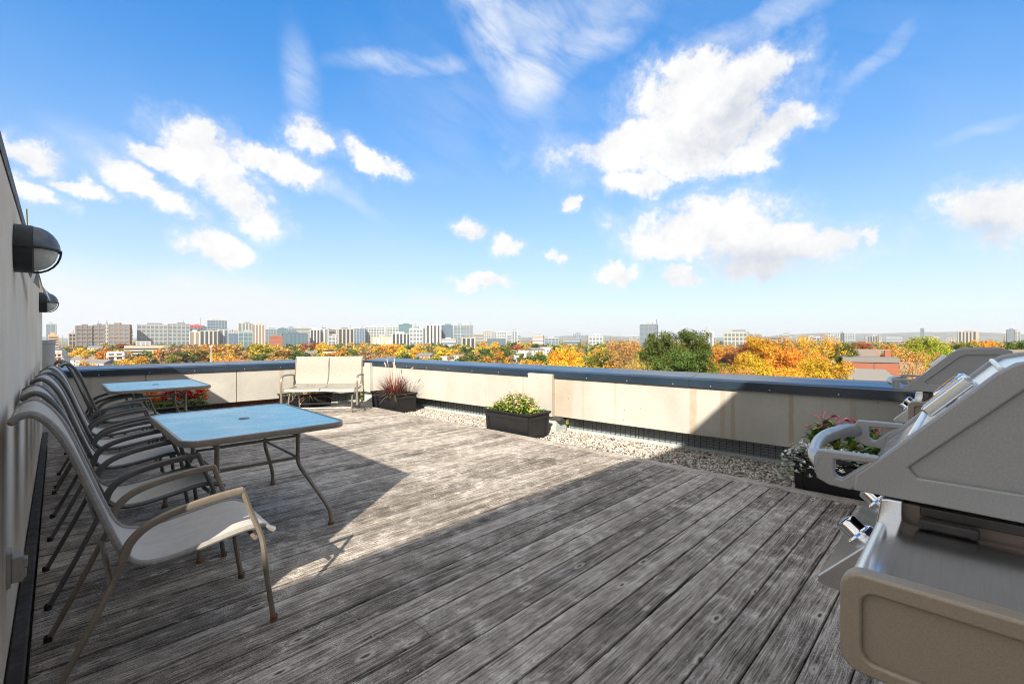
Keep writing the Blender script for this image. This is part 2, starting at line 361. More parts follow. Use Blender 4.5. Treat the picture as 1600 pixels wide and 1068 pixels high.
def steel(name, col, rough, aniso=True):
    g, b, _ = newmat(name); tc = g.n('ShaderNodeTexCoord').outputs['Object']; x, y, z = g.sep(tc)
    br = g.noise(g.comb(g.m('MULTIPLY', x, 6.), g.m('MULTIPLY', y, 220.), g.m('MULTIPLY', z, 220.)), 1., 3, .6)
    sm = g.noise(tc, 7, 5, .6)
    g.put(b.inputs['Base Color'], g.ramp(g.m('ADD', g.m('MULTIPLY', br, .5), g.m('MULTIPLY', sm, .5)), [(.3, tuple(c*.82 for c in col)), (.7, col)]))
    b.inputs['Metallic'].default_value = 1.; b.inputs['Roughness'].default_value = rough
steel('stainless', (.74, .75, .77), .19); steel('chrome', (.85, .86, .88), .07)
simple('cast_alu', (.30, .305, .31), .42, .35, var=.11, scale=260, bmp=.10, bscale=700)
simple('shelf_cast', (.30, .255, .195), .46, .25, var=.10, scale=260, bmp=.10, bscale=700)
simple('grill_dark', (.03, .028, .026), .55, .2, var=.3)
simple('grill_brown', (.17, .135, .115), .55, .3, var=.2, scale=6)
g_, b_ = simple('frosted', (.62, .63, .60), .25, var=.06); b_.inputs['Transmission Weight'].default_value = .25
simple('gauge', (.03, .07, .13), .12, 0, var=.1, coat=1.)
def gravel_mat():
    g, b, _ = newmat('gravel'); at = g.n('ShaderNodeAttribute', attribute_name='tone'); tc = g.n('ShaderNodeTexCoord').outputs['Object']
    n = g.noise(tc, 70, 3)
    v = g.m('ADD', at.outputs['Fac'], g.m('MULTIPLY', g.m('SUBTRACT', n, .5), .25))
    g.put(b.inputs['Base Color'], g.ramp(v, [(0, (.10, .085, .07)), (.35, (.28, .25, .215)), (.75, (.44, .40, .35)), (1, (.62, .58, .52))])); b.inputs['Roughness'].default_value = .9
gravel_mat()
simple('gravel_bed', (.24, .22, .19), .95, var=.4, scale=40, bmp=.8, bscale=70)
def leafmat(name, rough=.55, trans=.35):
    """tone from the object's own colour, per-leaf variation from an attribute on the mesh"""
    m = bpy.data.materials.new(name); m.use_nodes = True; nt = m.node_tree; nt.nodes.clear(); g = NG(nt); M[name] = m
    out = g.n('ShaderNodeOutputMaterial'); oi = g.n('ShaderNodeObjectInfo'); at = g.n('ShaderNodeAttribute', attribute_name='tone')
    t = at.outputs['Fac']
    hs = g.n('ShaderNodeHueSaturation'); g.put(hs.inputs['Color'], oi.outputs['Color'])
    g.put(hs.inputs['Hue'], g.sstep(t, 0., 1., .475, .525)); g.put(hs.inputs['Value'], g.m('ADD', .55, g.m('MULTIPLY', g.m('FRACT', g.m('MULTIPLY', t, 7.3)), .9)))
    d = g.n('ShaderNodeBsdfDiffuse'); tr = g.n('ShaderNodeBsdfTranslucent'); mx = g.n('ShaderNodeMixShader'); mx.inputs[0].default_value = trans
    g.put(d.inputs[0], hs.outputs[0]); g.put(tr.inputs[0], hs.outputs[0])
    nt.links.new(d.outputs[0], mx.inputs[1]); nt.links.new(tr.outputs[0], mx.inputs[2]); nt.links.new(mx.outputs[0], out.inputs[0])
leafmat('leaf')
def vcolmat(name, trans=.3):
    m = bpy.data.materials.new(name); m.use_nodes = True; nt = m.node_tree; nt.nodes.clear(); g = NG(nt); M[name] = m
    out = g.n('ShaderNodeOutputMaterial'); at = g.n('ShaderNodeAttribute', attribute_name='Col')
    d = g.n('ShaderNodeBsdfDiffuse'); tr = g.n('ShaderNodeBsdfTranslucent'); mx = g.n('ShaderNodeMixShader'); mx.inputs[0].default_value = trans
    g.put(d.inputs[0], at.outputs['Color']); g.put(tr.inputs[0], at.outputs['Color'])
    nt.links.new(d.outputs[0], mx.inputs[1]); nt.links.new(tr.outputs[0], mx.inputs[2]); nt.links.new(mx.outputs[0], out.inputs[0])
vcolmat('leaf_colours')
simple('bark', (.10, .075, .055), .9, var=.35, scale=3, bmp=.6, bscale=20)
# ================================================================== large structure
# parapet lines (inner faces)
RP0 = Vector((-3.23, 10.15, 0)); RPD = Vector((.7655, -.6434, 0)); RPA = math.atan2(RPD.y, RPD.x); RPL = 11.6
FP0 = Vector((-7.1, 6.52, 0)); FPD = (Vector((-3.23, 10.15, 0))-FP0); FPL = FPD.length; FPD.normalize(); FPA = math.atan2(FPD.y, FPD.x)
def rp_x(px):   # distance along the right parapet under an image column
    k = (px-800)/FPX; t = (k*RP0.y-RP0.x)/(RPD.x-k*RPD.y); return t
def fp_x(px):
    k = (px-800)/FPX; return (k*FP0.y-FP0.x)/(FPD.x-k*FPD.y)
E1 = Vector((-2.564, 8.56, 0)); E2 = Vector((2.844, 3.611, 0))      # outer edge of the deck
def uv(p): return ((p.y-p.x)/S2, (p.x+p.y+.2)/S2)
(ue1, ve1), (ue2, ve2) = uv(E1), uv(E2)
def edge_v(u): return ve1+(ve2-ve1)*(u-ue1)/(ue2-ue1)
DECK_U0, DECK_U1 = -1.78, 8.80
GRAVEL_Z = -.12; GROUND_Z = -26.

# own building below the terrace
out = Vector((RPD.y*-1, RPD.x, 0)); outf = Vector((-FPD.y, FPD.x, 0))
corner = RP0+out*.36+outf*.0
pts = [W(8.95, -3.2), FP0+outf*.36, RP0+outf*.36+out*.36, RP0+RPD*RPL+out*.36, W(-12, 9), W(-12, -9)]
b = MB(); b.prism([(p.x, p.y) for p in pts], GROUND_Z, GRAVEL_Z-.03, 'xy')
tag(b.build('roof', 'gravel_bed'), kind='structure')

# deck -----------------------------------------------------------------------------------------
deck = empty('deck', W(0, 0), DECKROT, kind='structure')
PITCH = .1495; BW = .1442; BT = .032
def board(u, v0, v1a, v1b, dz=0.):
    """one deck board: local x = v, y = u; its outer end follows the deck edge"""
    h = BW/2; ch = .004; z0, z1 = -BT+dz, dz
    sec = [(-h+ch, z0), (h-ch, z0), (h, z0+ch), (h, z1-ch), (h-ch, z1), (-h+ch, z1), (-h, z1-ch), (-h, z0+ch)]
    m = MB(); vs = [(v0, y, z) for y, z in sec]+[(v1a+(v1b-v1a)*(y+h)/BW, y, z) for y, z in sec]
    m.add(vs, [tuple(range(8))[::-1], tuple(range(8, 16))]+[(i, (i+1) % 8, 8+(i+1) % 8, 8+i) for i in range(8)])
    return m.build('deck_board', 'deck_wood', deck, loc=(0, u, 0))
nb = int((DECK_U1-DECK_U0)/PITCH)
SCREWS = []
for i in range(nb):
    u = DECK_U0+(i+.5)*PITCH
    ea, eb = edge_v(u-BW/2)-.15, edge_v(u+BW/2)-.15
    if u < .18: ea = eb = 5.72
    rr = random.Random(100+i); lo = .064
    r = rr.random()
    if r < .22:
        j = rr.choice([1.3, 1.71, 2.12, 2.53, 2.94, 3.35])
        board(u, lo, j-.002, j-.002, rr.uniform(-.0015, .0015)); board(u, j+.002, ea, eb, rr.uniform(-.0015, .0015))
    else: board(u, lo, ea, eb, rr.uniform(-.0015, .0015))
# border boards
m = MB(); m.cbox(((DECK_U0+8.85)/2, .105, -BT/2+.012), (8.85-DECK_U0, .05, BT+.02)); 
o = m.build('border_board', 'wood_dark', deck); o.rotation_euler = (0, 0, R(90)); o.location = (.134, 0, 0)
def edge_piece(ua, ub, name):
    pa, pb = Vector((edge_v(ua)-.075, ua, 0)), Vector((edge_v(ub)-.075, ub, 0)); d = pb-pa; L = d.length
    m = MB(); m.cbox((L/2, 0, -BT/2+.0015), (L-.003, .144, BT)); o = m.build(name, 'deck_wood', deck); o.location = pa; o.rotation_euler = (0, 0, math.atan2(d.y, d.x))
for ua, ub in ((.18, 3.4), (3.4, 6.2), (6.2, 8.8)): edge_piece(ua, ub, 'edge_board')
for (ua, ub) in ((.18, 8.8),):
    pa, pb = Vector((edge_v(ua)-.012, ua, 0)), Vector((edge_v(ub)-.012, ub, 0)); d = pb-pa
    m = MB(); m.cbox((d.length/2, -.02, -.085), (d.length, .03, .105)); o = m.build('fascia', 'wood_dark', deck); o.location = pa; o.rotation_euler = (0, 0, math.atan2(d.y, d.x))
m = MB(); m.box((2.3, DECK_U1+.012, -.078), (4.3, .02, .09)); m.build('fascia', 'wood_dark', deck)
for k in range(12):
    v = .3+k*.41
    if v < 4.2:
        m = MB(); m.box((v, (DECK_U0+DECK_U1)/2, -.078), (.04, DECK_U1-DECK_U0-.1, .088)); m.build('joist', 'wood_dark', deck)
# screw heads on the nearer boards
m = MB()
for i in range(nb):
    u = DECK_U0+(i+.5)*PITCH
    if u > 7.5: continue
    for k in range(11):
        v = .3+k*.41
        if v > edge_v(u)-.2: continue
        for s in (-.04, .04):
            m.lathe([(.0001, .0008), (.0034, .0008), (.0038, -.002)], 6, c=(v+random.uniform(-.008, .008), u+s+random.uniform(-.006, .006), .0018))
tag(m.build('screw_head', 'outlet_grey', deck, fix=False), kind='stuff')

# low service-block wall on the left --------------------------------------------------------------
WALL_U0, WALL_U1, WALL_H = 1.86, 8.93, 2.00
wall = empty('stucco_wall', W(0, 0), DECKROT, 'weathered grey stucco wall with thin dark metal top edge along the chairs', 'wall')
m = MB(); m.box(((WALL_U0+WALL_U1)/2, -1.5, (WALL_H+GRAVEL_Z)/2), (WALL_U1-WALL_U0, 3.0, WALL_H-GRAVEL_Z))
o = m.build('wall_face', 'stucco', wall); o.rotation_euler = (0, 0, R(90)); o.scale = (1, -1, 1)
for k in range(3):
    a = WALL_U0-.02+k*(WALL_U1-WALL_U0+.04)/3; bq = a+(WALL_U1-WALL_U0+.04)/3-.004
    m = MB(); m.prism([(.004, WALL_H-.05), (.004, WALL_H+.012), (-3.03, WALL_H+.02), (-3.03, WALL_H-.05), (-3.02, WALL_H+.003), (.0015, WALL_H+.003)], a, bq, 'yz')
    o = m.build('coping', 'wall_trim', wall); o.rotation_euler = (0, 0, R(90)); o.scale = (1, -1, 1); o.location = (0, 0, 0)

# taller stair block behind the viewpoint: its shade lies over the near boards
BLOCK_H = 4.5; BU = (3.5-1.351*BLOCK_H)/S2
blk = empty('stair_block', W(0, 0), DECKROT, 'tall stucco stair block rising behind the grills', 'building')
m = MB(); m.box((-1.0, BU-1.75, (BLOCK_H+GRAVEL_Z)/2), (15, 3.5, BLOCK_H-GRAVEL_Z)); m.build('wall_face', 'stucco', blk)
m = MB(); m.box((-1.0, BU-1.75, BLOCK_H+.01), (15.06, 3.56, .06)); m.build('coping', 'coping_metal', blk)
m = MB(); m.box((2.3, BU+.02, 1.05), (.95, .05, 2.1)); m.build('door', 'grill_brown', blk, .004)

# parapets ----------------------------------------------------------------------------------------
streaks_r = [(rp_x(1083), .055, .8), (rp_x(1129), .035, .6), (rp_x(1145), .03, .75), (rp_x(961), .03, .45), (rp_x(911), .015, .5), (rp_x(817), .03, .4), (rp_x(1236), .03, .9), (rp_x(1333), .03, .7),
             (rp_x(880), .22, .55), (rp_x(1285), .012, .3), (rp_x(700), .02, .25), (rp_x(760), .015, .3)]
concrete('concrete_right', (.40, .385, .345), streaks_r)
streaks_f = [(fp_x(440), .05, .6), (fp_x(370), .02, .4), (fp_x(140), .03, .5), (fp_x(225), .04, .4), (fp_x(300), .03, .3)]
concrete('concrete_far', (.40, .385, .345), streaks_f)
def coping(par, x0, x1, n, seam=.006, wavy=True):
    L = (x1-x0)/n
    for k in range(n):
        a, e = x0+k*L+seam/2, x0+(k+1)*L-seam/2
        m = MB(); ns = 10; rows = []
        for i in range(ns+1):
            x = a+(e-a)*i/ns; wob = .004*math.sin(i*1.9+k*2.1)+.003*math.sin(i*.9+k)
            rows.append([(x, -.012, .712), (x, -.034, .705), (x, -.036, .797), (x, -.028, .803), (x, .12, .818+wob), (x, .30, .842-wob*.7), (x, .395, .855), (x, .405, .85), (x, .405, .72), (x, .36, .72), (x, .36, .705), (x, .0, .705)])
        q = len(rows[0]); vs = [p for r in rows for p in r]
        fs = [(i*q+j, i*q+(j+1) % q, (i+1)*q+(j+1) % q, (i+1)*q+j) for i in range(ns) for j in range(q)]+[tuple(range(q))[::-1], tuple(range(ns*q, (ns+1)*q))]
        m.add(vs, fs); m.smooth = True
        c = m.build('coping', 'coping_metal', par)
        for sx in np.arange(a+.25, e-.1, .62):
            s = MB(); s.lathe([(.0001, -.006), (.006, -.005), (.009, 0)], 8, 'y', (float(sx), -.037, .728)); s.build('screw', 'screw', c)
def parapet(name, label, loc, ang, L, joints, conc, flash_sections, pilasters, x_start=0.):
    p = empty(name, loc, ang, label, 'parapet wall')
    for a, e in joints:
        m = MB(); m.box(((a+e)/2, .175, (.12+.704)/2), (e-a-.008, .35, .704-.12)); o = m.build('concrete_panel', conc, p, .006)
    for a, e, mat in flash_sections:
        m = MB(); m.box(((a+e)/2, .245, -.01), (e-a-.002, .03, .255)); m.build('base_flashing', mat, p)
        m = MB(); m.box(((a+e)/2, .225, -.098), (e-a-.002, .10, .05)); m.build('base_curb', 'block', p, .004)
    for a, e in pilasters:
        m = MB(); m.box(((a+e)/2, .08, .435), (e-a, .33, .64)); m.build('pilaster', conc, p, .008)
        m = MB(); m.box(((a+e)/2+.05, .10, .088), (e-a+.16, .30, .05)); m.build('membrane_strip', 'membrane', p, .006)
        m = MB(); m.box(((a+e)/2+.02, .10, -.03), (e-a+.06, .28, .18)); m.build('base_block', 'block', p, .008)
    return p
def wire_mesh(par, x0, x1, y, z0, z1, dx, nz, r=.0022):
    m = MB()
    for x in np.arange(x0, x1, dx): m.box((float(x), y+random.uniform(-.002, .002), (z0+z1)/2), (r*2, r*2, z1-z0))
    for k in range(nz+1): m.box(((x0+x1)/2, y+.003, z0+(z1-z0)*k/nz), (x1-x0, r*1.8, r*1.8))
    tag(m.build('wire_mesh', 'wire', par, fix=False), kind='stuff')
pil_r = [(rp_x(571), rp_x(583)), (rp_x(830), rp_x(867))]
pr = parapet('concrete_parapet', 'long cream concrete parapet with rust streaks and dark blue cap, right of the deck', RP0, RPA, RPL,
    [(.02, pil_r[1][0]+.1), (pil_r[1][0]+.1, rp_x(1420)), (rp_x(1420), RPL)], 'concrete_right',
    [(.2, pil_r[1][0]-.03, 'flashing'), (pil_r[1][1]+.1, RPL, 'flashing')], pil_r)
coping(pr, -.02, rp_x(842), 1); coping(pr, rp_x(842), rp_x(1078), 1); coping(pr, rp_x(1078), RPL, 2)
for a, e in ((.35, 2.0), (2.02, pil_r[1][0]-.05), (pil_r[1][1]+.16, 6.3), (6.32, 8.6), (8.62, RPL-.1)):
    wire_mesh(pr, a, e, .19, -.075, .112, .075, 6)
# cut ends of wire at the mesh splice
pf = parapet('concrete_parapet', 'cream concrete parapet with dark blue cap at the far end behind the bench', FP0, FPA, FPL,
    [(0, fp_x(228)), (fp_x(228), fp_x(370)), (fp_x(370), FPL-.03)], 'concrete_far',
    [(0, fp_x(455), 'flashing_red'), (fp_x(455), FPL-.05, 'flashing')], [])
coping(pf, 0, FPL-.045, 2)
for a, e in ((.2, 2.4), (2.42, FPL-.2)): wire_mesh(pf, a, e, .19, -.075, .112, .075, 5)

# gravel between deck and parapets ------------------------------------------------------------------
def gravel(name, poly_fn, n, seed, label):
    rng = np.random.default_rng(seed)
    t = (1+5**.5)/2
    ico = np.array([(-1, t, 0), (1, t, 0), (-1, -t, 0), (1, -t, 0), (0, -1, t), (0, 1, t), (0, -1, -t), (0, 1, -t), (t, 0, -1), (t, 0, 1), (-t, 0, -1), (-t, 0, 1)], float); ico /= np.linalg.norm(ico[0])
    tri = np.array([(0, 11, 5), (0, 5, 1), (0, 1, 7), (0, 7, 10), (0, 10, 11), (1, 5, 9), (5, 11, 4), (11, 10, 2), (10, 7, 6), (7, 1, 8), (3, 9, 4), (3, 4, 2), (3, 2, 6), (3, 6, 8), (3, 8, 9), (4, 9, 5), (2, 4, 11), (6, 2, 10), (8, 6, 7), (9, 8, 1)])
    P = poly_fn(rng, n); n = len(P)
    r = rng.uniform(.008, .020, n)[:, None, None]
    sc = rng.uniform(.6, 1.25, (n, 1, 3))*r; sc[:, :, 2] *= .75
    v = ico[None]*(1+rng.uniform(-.22, .22, (n, 12, 1)))*sc
    a = rng.uniform(0, 6.28, n); ca, sa = np.cos(a)[:, None], np.sin(a)[:, None]
    x = v[:, :, 0]*ca-v[:, :, 1]*sa; y = v[:, :, 0]*sa+v[:, :, 1]*ca
    tl = rng.uniform(-.5, .5, n)[:, None]; z = v[:, :, 2]+x*tl
    V = np.stack([x+P[:, 0:1], y+P[:, 1:2], z+P[:, 2:3]], -1).reshape(-1, 3)
    F = (tri[None]+(np.arange(n)*12)[:, None, None]).reshape(-1, 3)
    me = bpy.data.meshes.new(name); me.vertices.add(len(V)); me.vertices.foreach_set('co', V.ravel()); me.loops.add(F.size); me.loops.foreach_set('vertex_index', F.ravel().astype(np.int32))
    me.polygons.add(len(F)); me.polygons.foreach_set('loop_start', np.arange(0, F.size, 3).astype(np.int32)); me.polygons.foreach_set('loop_total', np.full(len(F), 3, np.int32)); me.update()
    at = me.attributes.new('tone', 'FLOAT', 'POINT'); at.data.foreach_set('value', np.repeat(rng.beta(2.2, 1.7, n), 12).astype(np.float32))
    return tag(link(name, me, 'gravel'), label, 'gravel', kind='stuff')
def strip_right(rng, n):
    s = rng.uniform(.1, 8.4, n); t = rng.uniform(0, 1, n)
    A = np.array(RP0)[None, :2]+s[:, None]*np.array(RPD)[None, :2]+np.array(out)[None, :2]*.19   # at the mesh
    # at the deck edge: same s measured back along the edge line
    d = np.array(E2-E1)[:2]; L = np.linalg.norm(d); d /= L; q = np.array(E1)[:2]
    proj = ((A-q)@d)[:, None]*d+q
    P = proj+(A-proj)*t[:, None]
    # mound slightly and settle
    z = GRAVEL_Z-.012+rng.uniform(0, .024, n)+.018*np.sin(np.pi*t)
    keep = np.ones(n, bool)
    return np.column_stack([P, z])[keep]
gravel('gravel', strip_right, 17000, 3, 'pale river gravel strip between deck and right parapet')
def strip_far(rng, n):
    s = rng.uniform(.3, FPL, n); t = rng.uniform(0, 1, n); wd = .26+.55*(s/FPL)*0+.55
    P = np.array(FP0)[None, :2]+s[:, None]*np.array(FPD)[None, :2]+np.array(outf)[None, :2]*(.19-t*wd)[:, None]
    u = (P[:, 1]-P[:, 0])/S2; P = P[u > DECK_U1+.03]
    return np.column_stack([P, GRAVEL_Z-.012+rng.uniform(0, .03, len(P))])
gravel('gravel', strip_far, 5200, 4, 'pale gravel strip at the foot of the far parapet')
# ================================================================== furniture on the deck
# patio chair ------------------------------------------------------------------------------------
CW = .50       # between the arms
simple('sling_edge', (.23, .22, .205), .7, var=.15, scale=60)
def make_chair(dark=True):
    root = empty('patio_chair'); fm = 'frame_dark_shaded' if dark else 'frame_metal'
    prof = catmull([(.030, 0, 1.012), (.052, 0, 1.030), (.085, 0, 1.032), (.125, 0, .992), (.170, 0, .905), (.235, 0, .715), (.285, 0, .565), (.33, 0, .455), (.385, 0, .412), (.48, 0, .405), (.62, 0, .425), (.74, 0, .442), (.81, 0, .435), (.862, 0, .405)], 5)
    hw = CW/2-.028
    # sling cloth: sags a little between the rails
    ny = 9; m = MB(); vs = []; th = .003
    for k, p in enumerate(prof):
        t = k/(len(prof)-1)
        for j in range(ny):
            y = -hw+2*hw*j/(ny-1); sag = .014*(1-(y/hw)**2)*math.sin(math.pi*min(1, t*1.05))
            d = (prof[min(k+1, len(prof)-1)]-prof[max(k-1, 0)]).normalized(); nn = Vector((-d.z, 0, d.x))
            vs.append(p+Vector((0, y, 0))-nn*(-sag if nn.z < 0 else sag)+Vector((0, 0, .004)))
    nv = len(vs); vs2 = [v-Vector((0, 0, th))-Vector((th*.5, 0, 0)) for v in vs]
    fs = [(k*ny+j, k*ny+j+1, (k+1)*ny+j+1, (k+1)*ny+j) for k in range(len(prof)-1) for j in range(ny-1)]
    m.add(vs+vs2, fs+[tuple(nv+i for i in f[::-1]) for f in fs]); m.smooth = True
    m.build('sling', 'sling', root, fix=False)
    for s in (-1, 1):
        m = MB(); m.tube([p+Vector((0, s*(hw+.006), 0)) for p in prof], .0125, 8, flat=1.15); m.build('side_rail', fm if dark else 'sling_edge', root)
        y = s*(CW/2+.012)
        arm = catmull([(.318, y, .455), (.338, y, .515), (.385, y, .562), (.46, y, .592), (.56, y, .612), (.66, y, .624), (.722, y, .627)], 4)
        m = MB(); m.tube(arm, .0125, 8, flat=1.35); m.build('armrest', fm, root)
        fl = catmull([(.720, y, .633), (.735, y, .585), (.757, y, .515), (.792, y, .42), (.806, y, .35), (.822, y, .20), (.848, y, .012)], 4)
        m = MB(); m.tube(fl, .0115, 8); lg = m.build('leg', fm, root)
        m = MB(); m.lathe([(.0001, 0), (.016, 0), (.016, .022), (.012, .024)], 10, c=(.85, y, .001)); m.build('foot', 'foot_rust', lg)
        rl = [Vector((.322, y, .468)), Vector((.30, y, .405)), Vector((.22, y, .225)), Vector((.118, y, .010))]
        m = MB(); m.tube(catmull(rl, 3), .0115, 8); lg = m.build('leg', fm, root)
        m = MB(); m.lathe([(.0001, 0), (.015, 0), (.015, .022), (.012, .024)], 10, c=(.115, y, .001)); m.build('foot', 'plastic_black', lg)
        m = MB(); m.tube([(.795, y, .412), (.80, s*(hw+.005), .425)], .009, 6); m.build('bracket', fm, root)
    m = MB(); m.tube([(.285, -hw-.03, .375), (.285, hw+.03, .375)], .010, 8); m.build('crossbar', fm, root)
    m = MB(); m.tube([(.775, -hw-.03, .40), (.775, hw+.03, .40)], .010, 8); m.build('crossbar', fm, root)
    m = MB(); m.tube([(.032, -hw, 1.010), (.032, hw, 1.010)], .011, 8); m.build('top_bar', fm, root)
    return root
chairs = [ # u centre, v offset, turn, label
    (2.525, .00, 0, 'nearest grey sling patio chair, its seat front and arms catching the sun'),
    (3.375, -.01, 1.5, 'second grey sling patio chair from the viewer, tucked under the near table'),
    (4.42, .00, -1, 'third grey sling patio chair from the viewer, at the far corner of the near table'),
    (5.12, .02, 2, 'fourth grey sling patio chair, first of those standing between the two tables'),
    (5.85, .03, -2, 'fifth grey sling patio chair, second of those standing between the two tables'),
    (6.66, .14, 1, 'sixth grey sling patio chair, at the near corner of the far table'),
    (7.38, .10, -1, 'farthest grey sling patio chair, tucked under the far table by the wall')]
ch_a = make_chair(False); ch_d = make_chair(True)  # nearest chair gets the sunlit frame tone, the others the shaded copy
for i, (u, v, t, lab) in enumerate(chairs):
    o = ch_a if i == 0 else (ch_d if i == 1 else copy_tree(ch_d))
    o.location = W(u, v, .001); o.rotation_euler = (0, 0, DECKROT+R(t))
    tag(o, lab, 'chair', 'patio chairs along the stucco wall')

# glass-topped tables ------------------------------------------------------------------------------
def make_table():
    root = empty('patio_table'); L, D, Z = 1.33, .97, .71     # along u (local y), along v (local x)
    def rr(hx, hy, r, n=6, bulge=.012):
        pts = []
        for cx, cy, a0 in ((hx-r, hy-r, 0), (-hx+r, hy-r, 90), (-hx+r, -hy+r, 180), (hx-r, -hy+r, 270)):
            for k in range(n+1):
                a = R(a0+90*k/n); pts.append((cx+r*math.cos(a), cy+r*math.sin(a)))
        return pts
    m = MB(); m.prism(rr(D/2-.018, L/2-.018, .10), Z-.009, Z-.001, 'xy'); m.build('glass_top', 'table_glass', root)
    oq, iq = rr(D/2, L/2, .115), rr(D/2-.021, L/2-.021, .098); k = len(oq)
    secs = [(oq, Z-.034), (oq, Z-.004), (iq, Z+.0025), (iq, Z-.034)]
    ii = rr(D/2-.006, L/2-.006, .11); secs = [(oq, Z-.034), (oq, Z-.006), (ii, Z+.0025), (iq, Z+.002), (iq, Z-.034)]
    m = MB(); m.add([(x, y, z) for q, z in secs for x, y in q], [(i*k+j, i*k+(j+1) % k, ((i+1) % 5)*k+(j+1) % k, ((i+1) % 5)*k+j) for i in range(5) for j in range(k)]); m.smooth = True
    m.build('rim', 'frame_metal', root)
    m = MB(); m.lathe([(.0001, .004), (.012, .004), (.024, .0045), (.034, .003), (.036, -.002)], 20, c=(0, 0, Z)); m.build('umbrella_hole_cap', 'frame_dark_shaded', root)
    ax, ay = D/2-.235, L/2-.30
    for sx in (-1, 1):
        for sy in (-1, 1):
            p = catmull([(sx*(ax-.0)+sx*.045, sy*(ay+.03), Z-.032), (sx*(ax+.008), sy*(ay+.006), Z-.065), (sx*ax, sy*ay, Z-.12), (sx*ax, sy*ay, .52), (sx*ax, sy*ay, .43), (sx*(ax+.012), sy*(ay+.02), .375), (sx*(ax+.05), sy*(ay+.085), .29),
                         (sx*(ax+.105), sy*(ay+.185), .165), (sx*(ax+.13), sy*(ay+.235), .09), (sx*(ax+.135), sy*(ay+.245), .008)], 4)
            m = MB(); m.tube(p, .0145, 10); lg = m.build('leg', 'frame_metal', root)
            m = MB(); m.lathe([(.0001, 0), (.021, 0), (.02, .016), (.015, .018)], 10, c=(sx*(ax+.135), sy*(ay+.245), .001)); m.build('foot', 'foot_rust', lg)
            for z in (.445, .60):
                m = MB(); m.lathe([(.0001, .006), (.009, .005), (.011, 0)], 8, 'x', (sx*ax+.013, sy*ay, z)); m.build('bolt_cap', 'screw', lg)
    for z in (.445, .60):
        for s in (-1, 1):
            m = MB(); m.tube([(s*ax, -ay, z), (s*ax, ay, z)], .0095, 8); m.build('rail', 'frame_metal', root)
            m = MB(); m.tube([(-ax, s*ay, z), (ax, s*ay, z)], .0095, 8); m.build('rail', 'frame_metal', root)
    for s in (-1, 1):
        m = MB(); m.tube([(s*.12, -L/2+.03, Z-.03), (s*.12, L/2-.03, Z-.03)], .008, 6); m.build('top_support', 'frame_metal', root)
    return root
tb = make_table()
for i, (u, v, lab) in enumerate(((3.76, 1.115, 'near rectangular patio table with frosted blue glass top and bent tube legs'), (7.30, 1.03, 'far rectangular patio table with frosted blue glass top, beside red flowers'))):
    o = tb if i == 0 else copy_tree(tb)
    o.location = W(u, v, .001); o.rotation_euler = (0, 0, DECKROT); tag(o, lab, 'table', 'blue glass patio tables')

